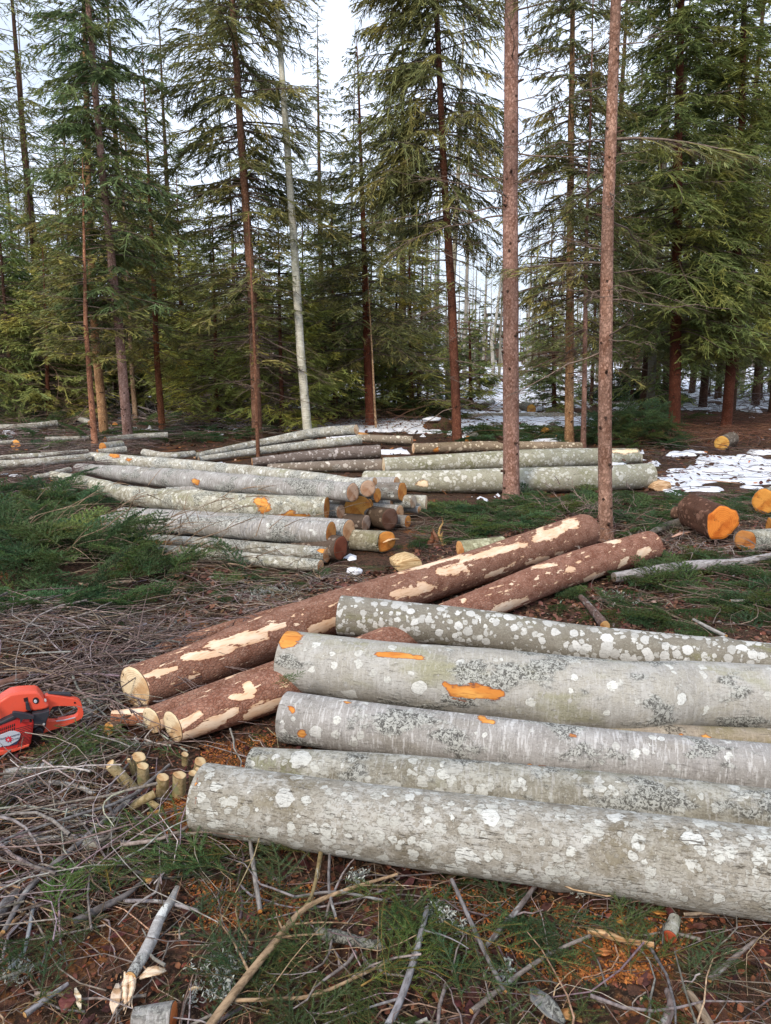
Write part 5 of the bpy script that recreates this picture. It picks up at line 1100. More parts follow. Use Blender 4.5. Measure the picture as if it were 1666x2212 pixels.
twig_field(mb, scatter(110, NEAR, r_), r_, (.15, .8), (.0025, .006), (.22, .19, .18), .05, .25, sides=6)
twig_field(mb, scatter(60, NEAR, r_), r_, (.2, .8), (.002, .004), (.38, .27, .17), .06, .3, sides=5)
twig_field(mb, scatter(300, LEFT, r_), r_, (.15, 1.0), (.0015, .0045), TWG, .09, .3)
twig_field(mb, scatter(110, [(-50, 1380), (420, 1380), (420, 1480), (-50, 1560)], r_), r_, (.3, 1.1), (.0018, .005), (.2, .15, .12), .10, .3, ang=(.2, .5))
o = mb.build('twig_litter', [M_twig], smooth=True, colour=True); tag(o, kind='stuff')
MID = [(-200, 1120), (300, 1120), (760, 1240), (800, 1260), (420, 1400), (-200, 1400)]
MIDR = [(880, 1110), (1100, 1090), (1300, 1090), (1900, 1040), (1900, 1380), (1250, 1330), (1430, 1180), (1200, 1120), (900, 1230)]
mb = MB()
twig_field(mb, scatter(750, MID, r_), r_, (.15, .9), (.0015, .004), (.19, .15, .11), .10, .35)
twig_field(mb, scatter(1500, MIDR, r_), r_, (.12, .9), (.0015, .004), (.18, .135, .11), .07, .35)
twig_field(mb, scatter(260, [(0, 1320), (760, 1240), (760, 1290), (300, 1420), (0, 1440)], r_), r_, (.1, .8), (.0015, .004), TWG, .05, .3)
twig_field(mb, scatter(2200, [(-200, 960), (400, 940), (230, 1020), (120, 1110), (-300, 1120)], r_), r_, (.2, 1.2), (.002, .006), (.17, .13, .115), .16, .3)
twig_field(mb, scatter(1500, [(-400, 880), (700, 900), (900, 930), (200, 975), (-400, 975)], r_), r_, (.3, 1.5), (.003, .007), (.17, .12, .10), .18, .3, arch=.15)
twig_field(mb, scatter(1000, [(850, 880), (1900, 870), (1900, 1040), (1300, 960), (850, 950)], r_), r_, (.3, 1.6), (.003, .007), (.15, .085, .06), .18, .3, arch=.2)
twig_field(mb, scatter(380, [(1340, 940), (1900, 930), (1900, 1100), (1420, 1090)], r_), r_, (.2, 1.2), (.002, .006), (.15, .11, .10), .10, .3)
twig_field(mb, scatter(1500, [(1300, 905), (1750, 905), (1750, 965), (1350, 965)], r_), r_, (.2, 1.3), (.003, .006), (.22, .11, .07), .16, .3, arch=.3)
twig_field(mb, scatter(1600, [(600, 820), (2000, 820), (2000, 880), (600, 885)], r_), r_, (.5, 2.5), (.006, .014), (.17, .13, .12), .5, .3, arch=.25)
o = mb.build('brushwood_litter', [M_twig], smooth=True, colour=True); tag(o, kind='stuff')
# tangle of bare grey branches at the left, behind the slim stems
def bundle(label, px, py, n, Lr, azr, col, elev=(.1, .6), spread=.5, rad=(.006, .012), group=None, sub=6):
    b = on_z(px, py); root = thing('brush_branch', label, 'felled branch', (b[0], b[1], float(gh(b[0], b[1]))), group)
    r = np.random.default_rng(hash_(label) % 9999); w = MB(); a = r.uniform(azr[0], azr[1], n); L = r.uniform(Lr[0], Lr[1], n); e = r.uniform(elev[0], elev[1], n); t = np.linspace(0, 1, 10)
    d = np.stack([np.cos(a)*np.cos(e), np.sin(a)*np.cos(e), np.sin(e)], 1); p0 = np.column_stack([r.normal(0, spread, n), r.normal(0, spread*.5, n), r.uniform(0, .15, n)])
    P = p0[:, None]+d[:, None]*(L[:, None]*t)[..., None]; P[..., 2] -= (L*r.uniform(.05, .45, n))[:, None]*t**2; P[:, 1:] += np.cumsum(r.normal(0, .02, P[:, 1:].shape), 1)*.6; P[..., 2] = np.maximum(P[..., 2], .01)
    tubes(w, P, r.uniform(rad[0], rad[1], n)[:, None]*(1.05-t), 5, 0, np.array(col)*r.uniform(.6, 1.4, (n, 1)))
    m = n*sub; i = np.repeat(np.arange(n), sub); k = r.integers(2, 9, m); l = L[i]*r.uniform(.1, .35, m); sdv = r.normal(0, .5, (m, 3)); dv = unit(d[i]+sdv); t2 = np.linspace(0, 1, 6)
    Q = P[i, k][:, None]+dv[:, None]*(l[:, None]*t2)[..., None]; Q[..., 2] -= (.2*l)[:, None]*t2**2; Q[..., 2] = np.maximum(Q[..., 2], .01)
    tubes(w, Q, np.full((m, 1), .004)*(1.1-t2), 4, 0, np.array(col)*r.uniform(.5, 1.3, (m, 1)))
    w.build('stems', [M_twig], root, smooth=True, colour=True); return root
bundle('tangled heap of bare grey branches in the shade right of the leaning pinkish stem', 350, 905, 46, (1.2, 3.6), (2.0, 3.6), (.36, .33, .33), (.1, .75), .9)
bundle('grey brushy tops fanning down to the right toward the bushy spruces', 430, 925, 22, (1.0, 2.6), (-.7, .9), (.3, .25, .22), (.05, .5), .7)
bundle('bare brown brush at the left edge under the low young spruce', 70, 925, 30, (.8, 2.6), (0, 6.28), (.22, .16, .12), (.1, .7), .9)
bundle('brown dead brush under the bushy spruces left of the white birch', 610, 925, 40, (.6, 1.8), (0, 6.28), (.22, .12, .07), (.05, .7), 1.3)
bundle('brown dead brush between the white birch and the centre spruce foot', 745, 912, 36, (.6, 1.7), (0, 6.28), (.2, .11, .07), (.05, .7), 1.2)
bundle('dark dead brush left of the snow patch', 880, 905, 34, (.6, 1.8), (0, 6.28), (.14, .09, .07), (.05, .6), 1.1)
bundle('pale grey brushwood lying far back behind the slimmer pink trunk', 1330, 862, 40, (1.5, 4), (0, 6.28), (.38, .34, .36), (.05, .5), 2.2, (.008, .016))
bundle('dark brush around the foot of the stout dark red trunk', 1440, 925, 30, (.5, 1.5), (0, 6.28), (.16, .09, .07), (.05, .6), .9)
bundle('thin grey brush near the right frame edge behind the leaning trunk', 1640, 890, 36, (.8, 2.4), (0, 6.28), (.2, .16, .16), (.05, .7), 1.3)
bundle('greyish twiggy top standing out of the litter at the foot of the slimmer pink trunk', 1262, 1118, 26, (.25, .75), (0, 6.28), (.26, .2, .17), (.2, .9), .25, (.002, .004))
bundle('twiggy brush piled before the orange butts', 1545, 1190, 34, (.3, 1.0), (0, 6.28), (.26, .22, .2), (0, .35), .4, (.002, .005))
bundle('loose arching twigs lying over the green brush heap at the left', 60, 1215, 80, (.5, 1.6), (-1.0, 1.5), (.30, .22, .15), (.1, .6), .7, (.002, .005))
bundle('purplish thin branches heaped at the left edge below the brush heap', 70, 1500, 44, (.4, 1.2), (-.6, 1.2), (.2, .15, .14), (0, .25), .4, (.002, .006))
bundle('arching thin twigs along the left of the long thick spruce log', 215, 1440, 22, (.3, .9), (-.5, 1.5), (.2, .15, .14), (0, .4), .3, (.0015, .004))

def sprig_mesh(seed, L=.38, ntw=16, gap=.0042, nl=.012, nw=.0009, droop=.1):
    r = np.random.default_rng(seed); V = []; C = []; S = MB(); k = 12; t = np.linspace(0, 1, k)
    bend = r.normal(0, .25); stem = np.stack([L*t, bend*L*t*t, .02*np.sin(t*3)], 1); lines = [stem]; 
    for j in range(ntw):
        u = .12+.86*(j+.5)/ntw; i = int(u*(k-1)); d = unit(stem[min(i+1, k-1)]-stem[max(i-1, 0)]); s = np.array([-d[1], d[0], 0])*(1 if j % 2 else -1)
        l = L*(.42*(1-u)+.08)*r.uniform(.7, 1.2); dv = unit(d*.75+s*.75+np.array([0, 0, r.normal(0, .12)])); q = np.linspace(0, 1, 7)[:, None]
        ln = stem[i]+dv*l*q+d*l*.15*q*q-np.array([0, 0, droop*l])*q*q; lines.append(ln)
        if l > .09:
            for h_ in (.35, .6):
                s2 = unit(np.cross(dv, [0, 0, 1.]))*r.choice([-1, 1]); ll = l*.4; lines.append(ln[int(h_*6)]+unit(dv+s2*.8)*ll*q)
    for i, ln in enumerate(lines):
        tubes(S, ln[None], (np.linspace(.0022 if i == 0 else .0012, .0007, len(ln)))[None], 3, 1, np.array([[.13, .10, .05]]) if i else np.array([[.2, .145, .085]]))
        seg = np.linalg.norm(np.diff(ln, axis=0), axis=1); Ls = np.r_[0, np.cumsum(seg)]; n = max(3, int(Ls[-1]/gap)); s_ = np.linspace(.06 if i == 0 else .0, 1, n)*Ls[-1]
        P = np.stack([np.interp(s_, Ls, ln[:, c]) for c in range(3)], 1); D = unit(np.stack([np.interp(s_, Ls, np.gradient(ln[:, c])) for c in range(3)], 1)); SD = unit(np.cross(D, [0, 0, 1.])); U = np.cross(SD, D)
        for a in (0.15, 2.99, 1.57):
            rad = SD*np.cos(a+r.normal(0, .3, n))[:, None]+U*np.abs(np.sin(a+r.normal(0, .3, n)))[:, None]; nd = unit(D*.65+rad*.8); ln_ = nl*r.uniform(.8, 1.15, n)*np.clip(1.25-s_/Ls[-1]*.5, .6, 1)
            wv = unit(np.cross(nd, rad+r.normal(0, .3, (n, 3))))*nw; Vt = np.stack([P-wv, P+wv, P+nd*ln_[:, None]], 1)
            c = np.array([.045, .088, .038])*r.uniform(.5, 1.6, (n, 1)); S.add(Vt.reshape(-1, 3), np.arange(n*3).reshape(n, 3), 0, np.repeat(c, 3, 0))
    return S
def merge(dst, src, pos, yaw, pit, rol, s, tint):
    """adds one copy of src per row; src keeps tri and quad polygons"""
    V = np.concatenate(src.V); C = np.concatenate(src.C)
    for i in range(len(pos)):
        cy, sy, cp, sp_, cr, sr = np.cos(yaw[i]), np.sin(yaw[i]), np.cos(pit[i]), np.sin(pit[i]), np.cos(rol[i]), np.sin(rol[i])
        R = np.array([[cy, -sy, 0], [sy, cy, 0], [0, 0, 1]])@np.array([[cp, 0, sp_], [0, 1, 0], [-sp_, 0, cp]])@np.array([[1, 0, 0], [0, cr, -sr], [0, sr, cr]])
        Vi = (V*s[i])@R.T+pos[i]; dst.V.append(Vi); dst.C.append(np.clip(C*tint[i], 0, 1))
        for f, m in zip(src.F, src.M): dst.F.append(f+dst.n); dst.M.append(m)
        dst.n += len(V)
def compact(S):
    q = {}
    for f, m in zip(S.F, S.M): q.setdefault(f.shape[1], [[], []]); q[f.shape[1]][0].append(f); q[f.shape[1]][1].append(m)
    S.F = [np.concatenate(v[0]) for v in q.values()]; S.M = [np.concatenate(v[1]) for v in q.values()]; S.V = [np.concatenate(S.V)]; S.C = [np.concatenate(S.C)]; return S
FINE = [compact(sprig_mesh(200+i, L=l, ntw=nt)) for i, (l, nt) in enumerate(((.22, 12), (.3, 14), (.36, 18), (.16, 8)))]
COARSE = [compact(sprig_mesh(300+i, L=l, ntw=nt, gap=.012, nl=.02, nw=.0032)) for i, (l, nt) in enumerate(((.4, 16), (.55, 20), (.3, 12)))]
TINTS = np.array([[1, 1, 1], [1.0, 1.0, .75], [1.0, 1.0, .85], [1.3, 1.1, .75], [.8, .95, .9], [.7, .85, .8]])
def keepout(P):
    X, Y = project(np.column_stack([P, np.zeros(len(P))])); k = np.ones(len(P), bool)
    for q in ([(-200, 1500), (205, 1490), (215, 1600), (190, 1640), (0, 1700), (-200, 1740)], [(225, 1600), (470, 1600), (440, 1800), (225, 1800)], [(80, 965), (950, 940), (950, 1150), (760, 1245), (480, 1240), (235, 1190), (215, 1130), (200, 1065), (80, 1060)], [(230, 1500), (620, 1400), (620, 1620), (230, 1620)], [(300, 1890), (410, 1890), (320, 2212), (230, 2212)]): k &= ~inpoly(X, Y, q)
    return P[k]
def sprig_field(mb, protos, P, r, lift, s=(.6, 1.05), flat=.13, heapf=.45, tints=TINTS, dark=1.0):
    P = keepout(P)
    for k, pr in enumerate(protos):
        Q = P[k::len(protos)]; n = len(Q); z = gz(Q[:, 0], Q[:, 1])+heapf*hh(Q[:, 0], Q[:, 1])+r.uniform(.006, lift, n)
        merge(mb, pr, np.column_stack([Q, z]), r.uniform(0, 6.28, n), r.normal(-.05, flat, n), r.normal(0, flat, n), r.uniform(s[0], s[1], n), tints[r.integers(0, len(tints), n)]*r.uniform(.75, 1.25, (n, 1))*dark)
r_ = np.random.default_rng(8); mb = MB()
sprig_field(mb, FINE, scatter(34, [(260, 1830), (850, 1850), (1000, 2212), (200, 2300), (-100, 2300), (0, 2000)], r_), r_, .04)
sprig_field(mb, FINE, scatter(34, [(480, 2050), (1180, 1960), (1250, 2330), (400, 2330)], r_), r_, .04)
sprig_field(mb, FINE, scatter(16, [(60, 1560), (250, 1560), (250, 1680), (60, 1700)], r_), r_, .03)
sprig_field(mb, FINE, scatter(12, [(320, 1790), (700, 1860), (560, 1920), (320, 1880)], r_), r_, .03)
sprig_field(mb, FINE, scatter(22, [(1100, 1950), (1750, 2050), (1750, 2350), (1250, 2350)], r_), r_, .02)
sprig_field(mb, FINE, scatter(5, [(330, 1600), (430, 1610), (430, 1660), (330, 1660)], r_), r_, .02)
sprig_field(mb, FINE, scatter(18, [(-100, 1640), (330, 1700), (300, 1960), (-150, 2000)], r_), r_, .02)
o = mb.build('spruce_sprig_litter', [M_needle, M_twig], colour=True); tag(o, kind='stuff')
mb = MB()
sprig_field(mb, COARSE, scatter(480, [(-300, 1090), (60, 1060), (215, 1090), (230, 1190), (560, 1200), (560, 1240), (400, 1290), (240, 1370), (-200, 1400)], r_), r_, .12, (.7, 1.3), .3)
sprig_field(mb, COARSE, scatter(260, [(880, 1100), (1290, 1075), (1330, 1120), (1180, 1120), (880, 1190)], r_), r_, .04, (.6, 1.1))
sprig_field(mb, COARSE, scatter(230, [(1330, 1090), (1900, 1060), (1900, 1120), (1450, 1130), (1420, 1160), (1330, 1150)], r_), r_, .04, (.6, 1.1))
sprig_field(mb, COARSE, scatter(200, [(1160, 1290), (1440, 1200), (1900, 1200), (1900, 1380), (1400, 1370)], r_), r_, .04, (.5, 1.0), dark=.85)
sprig_field(mb, COARSE, scatter(150, [(60, 965), (400, 935), (560, 945), (330, 975), (60, 990)], r_), r_, .1, (.9, 1.6), tints=TINTS*1.1)
sprig_field(mb, COARSE, scatter(120, [(1000, 930), (1240, 930), (1240, 962), (1000, 955)], r_), r_, .1, (.9, 1.6))
sprig_field(mb, COARSE, scatter(60, [(560, 1205), (760, 1235), (560, 1290), (430, 1300)], r_), r_, .03, (.3, .6))
sprig_field(mb, COARSE, scatter(160, [(-100, 1080), (215, 1095), (230, 1190), (420, 1230), (240, 1350), (-100, 1380)], r_), r_, .09, (.7, 1.1), .18, tints=TINTS*1.5)
o = mb.build('spruce_bough_litter', [M_needle, M_twig], colour=True); tag(o, kind='stuff')
HB = [(-400, 880), (560, 900), (700, 930), (240, 968), (110, 1010), (-400, 1000)]
mb = MB(); mt = MB()
twig_field(mt, scatter(800, HB, r_), r_, (.4, 1.8), (.003, .009), (.30, .25, .23), .15, .25, arch=.15, sides=5)
sprig_field(mb, COARSE, scatter(260, HB, r_), r_, .15, (1.0, 2.0), .25, tints=TINTS*1.2)
mt.build('slash_twigs', [M_twig], smooth=True, colour=True)['kind'] = 'stuff'
o = mb.build('slash_litter', [M_needle, M_twig], colour=True); tag(o, kind='stuff')
def brush_pile(label, px, py, n, rx, ry, h, tint=(1, 1, 1), s=(.9, 1.7)):
    b = on_z(px, py); r = np.random.default_rng(hash_(label) % 9999); m = MB(); a = r.uniform(0, 6.28, n); q = np.sqrt(r.uniform(0, 1, n)); P = np.stack([rx*q*np.cos(a), ry*q*np.sin(a)], 1); z = h*(1-q**2)*r.uniform(.2, 1, n)
    for k, pr in enumerate(COARSE):
        merge(m, pr, np.column_stack([P, z])[k::3], r.uniform(0, 6.28, n)[k::3], r.normal(.25, .4, n)[k::3], r.normal(0, .4, n)[k::3], r.uniform(s[0], s[1], n)[k::3], (TINTS[r.integers(0, 6, n)]*np.array(tint))[k::3])
    o = m.build('brush_pile', [M_needle, M_twig], colour=True); o.location = (b[0], b[1], float(gh(b[0], b[1]))); tag(o, label, 'brush pile'); return o
brush_pile('heap of green spruce boughs right of the long pale logs, below the dark trunks', 1372, 958, 170, 1.05, .7, .75)
brush_pile('dark green mound of boughs far back beside the orange pine', 1362, 868, 200, 2.0, 1.2, 1.3, (.7, .85, .8), (1.5, 2.6))
brush_pile('brown-green boughs heaped left of the dark red foot in the snow', 905, 905, 110, 1.6, .8, .6, (1.2, .9, .7), (1.2, 2))
brush_pile('olive boughs piled around the foot of the stout dark red trunk', 1418, 915, 90, 1.1, .6, .5, (1.3, 1.1, .7), (1, 1.6))
# individually visible sprigs
GSP = 'fresh green sprigs lying loose in the foreground'
for i, (lb, px, py, az_, s_, tn, z_) in enumerate((('bright green sprig with pale stem pointing left, just below the chainsaw', 262, 1600, 3.5, 1.2, (1.1, 1.25, 1), .05), ('bright upright-pointing sprig between chainsaw handle and orange slice', 205, 1562, 5.2, 1.0, (1.1, 1.3, 1), .06),
        ('sprig lying behind the cut stubs beside the thin pale stub', 395, 1640, 3.0, .8, (.9, 1.2, .9), .05), ('broad sprig with pale midrib on the bare soil left of the vertical twig', 510, 1890, 2.9, 1.3, (1.1, 1.3, 1), .03),
        ('large sprig spread beneath the thickest log left of the olive stem', 430, 1850, 2.5, 1.2, (1.1, 1.25, 1), .03), ('sprig fan hanging out from under the thickest log by the bent branch tip', 860, 1905, 4.2, 1.3, (1.3, 1.3, .8), .06),
        ('dark green sprig on the bare soil near the bottom right', 1390, 2150, 4.9, .8, (.9, 1.2, .9), .03), ('vivid green tuft at the left above the peeled tan twig', 105, 1990, 1.5, .8, (1.2, 1.6, 1), .05),
        ('yellowish sprig crossing the middle of the bottom edge', 780, 2130, .6, 1.3, (1.6, 1.4, .7), .05), ('long drooping sprig between slate-grey stick and dark stick', 960, 1990, 5.3, 1.3, (1.2, 1.2, .8), .05),
        ('sprig with brown needles near the dark lichen stick', 240, 1925, 2.2, 1.0, (2.0, 1.2, .6), .04), ('small green sprig lying on the slimmer spruce log', 588, 1478, .3, .45, (1, 1.2, .8), .26))):
    m = MB(); merge(m, FINE[(2, 1, 3, 2)[i % 4]], np.zeros((1, 3)), [0], [0], [0], [1], np.array([tn])); p = on_z(px, py, z_); o = m.build('spruce_sprig', [M_needle, M_twig], colour=True)
    o.location = tuple(p); o.rotation_euler = (float(r_.normal(0, .15)), float(r_.normal(-.1, .1)), az_); o.scale = (s_,)*3; tag(o, lb, 'sprig', GSP)
# leaf and chip litter
def flakes(mb, P, r, s, col, lift=.012, tri=False, var=.5):
    n = len(P); z = surf(P[:, 0], P[:, 1])+r.uniform(0, lift, n)+.45*hh(P[:, 0], P[:, 1]); a = r.uniform(0, 6.28, n); l = r.uniform(s[0], s[1], n); wd = l*r.uniform(.25, .8, n)
    ex = np.stack([np.cos(a), np.sin(a), r.normal(0, .3, n)], 1)*l[:, None]; ey = np.stack([-np.sin(a), np.cos(a), r.normal(0, .4, n)], 1)*wd[:, None]; c = np.column_stack([P, z+l*.15]); up = np.array([0, 0, 1.])*(l*r.uniform(-.3, .4, n))[:, None]
    V = np.stack([c-ex, c-ey*.9-ex*.2, c+ex*.4-ey*.8+up*.3, c+ex, c+ex*.3+ey+up, c-ex*.4+ey*.9+up], 1); cc = np.clip(np.array(col)*r.uniform(1-var, 1+var, (n, 1))*(1+r.normal(0, .1, (n, 3))), .005, 1)
    idx = np.arange(n*6).reshape(n, 6); mb.add(V.reshape(-1, 3), np.concatenate([idx[:, [0, 1, 2, 5]], idx[:, [5, 2, 3, 4]]]), 0, np.repeat(cc, 6, 0))
mb = MB(); ALLN = [(-500, 1400), (600, 1400), (900, 1700), (2400, 1500), (2400, 2500), (-600, 2500)]
flakes(mb, scatter(21000, ALLN, r_), r_, (.003, .013), (.17, .065, .035)); flakes(mb, scatter(5000, ALLN, r_), r_, (.002, .007), (.3, .14, .06)); flakes(mb, scatter(2600, ALLN, r_), r_, (.002, .006), (.5, .32, .16))
flakes(mb, scatter(1600, ALLN, r_), r_, (.012, .03), (.09, .035, .03))
MIDA = [(380, 1240), (820, 1235), (900, 1180), (1300, 1090), (1900, 1080), (1900, 1400), (1300, 1400), (700, 1330), (200, 1450)]
flakes(mb, scatter(12000, MIDA, r_), r_, (.008, .03), (.17, .08, .055)); flakes(mb, scatter(4000, MIDA, r_), r_, (.006, .02), (.34, .21, .14)); flakes(mb, scatter(700, MIDA, r_), r_, (.008, .02), (.42, .38, .34))
for poly, n in (([(430, 1600), (600, 1580), (560, 1680), (440, 1660)], 2500), ([(350, 1730), (440, 1700), (420, 1800), (560, 1840), (340, 1800)], 3500), ([(900, 1900), (1500, 1985), (1450, 2110), (1150, 2130)], 5000), ([(400, 1900), (700, 1900), (640, 2010), (420, 2000)], 2500), ([(1230, 2000), (1420, 1990), (1400, 2130), (1200, 2120)], 3000)):
    flakes(mb, scatter(n, poly, r_), r_, (.0015, .006), (.42, .16, .045), .008)
FARA = [(-600, 960), (0, 880), (900, 900), (1300, 930), (1900, 930), (1900, 1080), (1300, 1090), (880, 1100), (500, 1000), (-300, 1080)]
flakes(mb, scatter(7000, FARA, r_), r_, (.01, .05), (.12, .06, .04), .03); flakes(mb, scatter(600, FARA, r_), r_, (.01, .03), (.35, .27, .2), .03); flakes(mb, scatter(500, FARA, r_), r_, (.015, .05), (.45, .2, .08), .04)
o = mb.build('leaf_litter', [M_leaf], colour=True); tag(o, kind='stuff')
# crusty lichen shreds fallen on the ground and growing on the big grey logs
def lichen_tufts(mb, C, N, r, s, col=(.5, .54, .5)):
    n = len(C); q = 12
    for _ in range(q):
        d = unit(N*.6+r.normal(0, .7, (n, 3))); l = r.uniform(s[0], s[1], n)[:, None]; sdv = unit(np.cross(d, r.normal(0, 1, (n, 3)))); b = C+r.normal(0, s[1]*.35, (n, 3))
        P = np.stack([b, b+d*l*.6, b+unit(d+r.normal(0, .6, (n, 3)))*l], 1); ribbons(mb, P, np.array([[.4, 1, .5]])*l*.16, sdv, 0, np.array(col)*r.uniform(.45, 1.3, (n, 1)))
mb = MB()
for (px, py, n, sp_) in ((168, 1565, 0, 0), (195, 1520, 26, .03), (215, 1500, 14, .03), (480, 2130, 30, .05), (495, 2080, 20, .03), (775, 1895, 14, .015), (950, 1970, 16, .02), (165, 1755, 14, .02), (560, 1280, 30, .09), (590, 1275, 30, .08), (990, 2000, 10, .02), (1260, 1920, 12, .02), (1090, 2115, 8, .02), (180, 1655, 16, .03), (270, 1605, 16, .04), (35, 2095, 16, .03), (1010, 1178, 20, .05), (1330, 1290, 20, .06)):
    if n: b = on_z(px, py, .02); C = b+r_.normal(0, 1, (n, 3))*np.array([sp_, sp_, .006]); lichen_tufts(mb, C, np.tile([[0, 0, 1.]], (n, 1)), r_, (.006, .018))
o = mb.build('lichen_litter', [M_leaf], colour=True); tag(o, kind='stuff')
up_ = thing('root_clump', 'dark upturned root clump capped with snow left of the bare dark red trunk', 'root clump', tuple(on_z(950, 932)))
b_ = blob('soil', (0, .1, .12), (.34, .22, .2), M_ground, 8, up_, .6); b2 = blob('snow_cap', (-.16, .06, .27), (.2, .16, .05), M_snow, 9, up_, .4)
# ------------------------------------------------------------------ chainsaw
SA = on_z(0, 1636); syaw = math.radians(27)
SU = np.array([math.cos(syaw), math.sin(syaw), 0]); SN = np.array([SU[1], -SU[0], 0])      # SN points to the camera side
def sw(cx, cy):
    """crop point -> (u, z) on the saw's side plane"""
    r = ray(cx*.1661, 1451.5+cy*.1661); o = np.array([0, 0, CAMZ]); t = ((SA-o)@SN)/(r@SN); p = o+r*t; return ((p-SA)@SU, p[2])
saw = thing('chainsaw', 'orange-red chainsaw with rear handle and grey badge standing on sprigs at the left edge', 'chainsaw')
saw.matrix_world = Matrix(((SU[0], -SN[0], 0, SA[0]), (SU[1], -SN[1], 0, SA[1]), (0, 0, 1, .02), (0, 0, 0, 1)))   # local: x along, y away from camera, z up
def plastic(name, c, rough=.42, coat=.0, dirt=.25): 
    t = NT(name); co_ = t.n('TexCoord').outputs['Object']; n = t.noise(35.0, co_, 5, .7); n2 = t.noise(220.0, co_, 2)
    col = t.mix(t.math('MULTIPLY', t.ramp(n, .5, .72), dirt), tuple(c), (c[0]*.5+.06, c[1]*.5+.04, c[2]*.5+.03)); col = t.mix(t.math('MULTIPLY', t.ramp(n2, .7, .76), .6), col, (.25, .17, .12))
    return t.finish(col, t.math('MULTIPLY_ADD', n, .35, rough-.15), n2, .08, .001, .4, coat=coat)
M_sred = plastic('orange_red_plastic', (.66, .085, .045), .38); M_sdred = plastic('dark_red_plastic', (.5, .03, .025), .4, dirt=.35); M_sblk = plastic('black_plastic', (.025, .027, .035), .5); M_sgap = plastic('dark_recess', (.02, .006, .006), .7)
M_badge = plastic('silver_badge', (.42, .45, .5), .35, dirt=.15); M_mark = plastic('badge_print', (.02, .03, .07), .6, dirt=0); M_splash = plastic('badge_red', (.6, .02, .04), .5, dirt=0); M_steel = plastic('steel', (.4, .4, .4), .3, dirt=.4)
def plate(name, pts, y0, y1, mat, parent=saw, bevel=.004, holes=(), seg=3, bend=0.0):
    """outline (crop points) extruded from depth y0 (camera side) to y1"""
    import bmesh
    bm = bmesh.new()
    def loop(pp): 
        vs = [bm.verts.new((u, y0, z)) for u, z in (sw(*p) for p in pp)]; return [bm.edges.new((vs[i], vs[(i+1) % len(vs)])) for i in range(len(vs))]
    es = loop(pts)
    for h in holes: es += loop(h)
    f = bmesh.ops.triangle_fill(bm, edges=es, use_beauty=True)['geom']; fs = [g for g in f if isinstance(g, bmesh.types.BMFace)]
    ex = bmesh.ops.extrude_face_region(bm, geom=fs)['geom']
    for g in ex:
        if isinstance(g, bmesh.types.BMVert): g.co.y = y1
    bmesh.ops.recalc_face_normals(bm, faces=bm.faces); bmesh.ops.dissolve_limit(bm, angle_limit=.01, verts=bm.verts, edges=bm.edges)
    me = bpy.data.meshes.new(name); bm.to_mesh(me); bm.free(); me.materials.append(mat)
    o = bpy.data.objects.new(name, me); COL.objects.link(o); o.parent = parent
    if bevel:
        b = o.modifiers.new('edge', 'BEVEL'); b.width = bevel; b.segments = seg; b.limit_method = 'ANGLE'; b.angle_limit = .6; b.harden_normals = False
        for p in me.polygons: p.use_smooth = True
        w_ = o.modifiers.new('wn', 'WEIGHTED_NORMAL')
    return o
def smooth_poly(pts, k=3):
    P = np.array(pts, float); n = len(P); out = []
    for i in range(n):
        a, b, c, d = P[i-1], P[i], P[(i+1) % n], P[(i+2) % n]
        for t in np.arange(k)/k: out.append(.5*((2*b)+(c-a)*t+(2*a-5*b+4*c-d)*t*t+(3*b-a-3*c+d)*t**3))
    return [tuple(p) for p in out]
plate('top_cover', [(-430, 640), (-400, 530), (-300, 460), (-120, 450), (0, 440), (60, 400), (140, 350), (250, 328), (380, 318), (475, 316), (510, 330), (540, 360), (565, 392), (590, 430), (615, 462), (640, 492), (648, 530), (560, 556), (450, 572), (415, 560), (300, 610), (100, 700), (-430, 850)], .0, .085, M_sred, bevel=.016, seg=4)
plate('crankcase', [(-430, 700), (0, 700), (420, 560), (600, 560), (640, 640), (600, 820), (560, 930), (390, 990), (0, 1100), (-430, 1180)], .02, .12, M_sgap, bevel=.006)
stc = plate('starter_cover', [(-430, 860), (-200, 790), (0, 712), (190, 640), (215, 625), (260, 655), (330, 650), (430, 640), (442, 700), (430, 800), (402, 960), (370, 1000), (200, 1050), (0, 1104), (-430, 1190)], -.028, .03, M_sdred, bevel=.008)
plate('base_rail', [(-430, 1180), (-430, 1140), (0, 1040), (200, 1010), (385, 950), (385, 985), (200, 1052), (0, 1108), (-430, 1196)], -.032, .03, M_sred, bevel=.004)
plate('front_strip', [(-430, 800), (0, 672), (150, 600), (230, 565), (235, 610), (190, 638), (0, 716), (-430, 850)], -.034, .02, M_sblk, bevel=.005)
plate('side_bracket', [(425, 580), (560, 562), (648, 535), (640, 600), (615, 655), (590, 690), (540, 720), (450, 770), (432, 765), (440, 690)], -.02, .06, M_sblk, bevel=.006)
lv = plate('control_lever', smooth_poly([(162, 548), (175, 523), (220, 524), (330, 541), (430, 570), (440, 590), (425, 608), (330, 612), (300, 618), (285, 640), (268, 672), (262, 640), (255, 600), (190, 585)], 2), -.05, -.03, M_sblk, bevel=.003)
plate('decompression_lever', [(335, 440), (372, 430), (395, 500), (415, 560), (345, 545)], -.010, .02, M_sblk, bevel=.004)
plate('lever_slot', [(312, 400), (365, 384), (374, 432), (322, 446)], -.0015, .01, M_sgap, bevel=0)
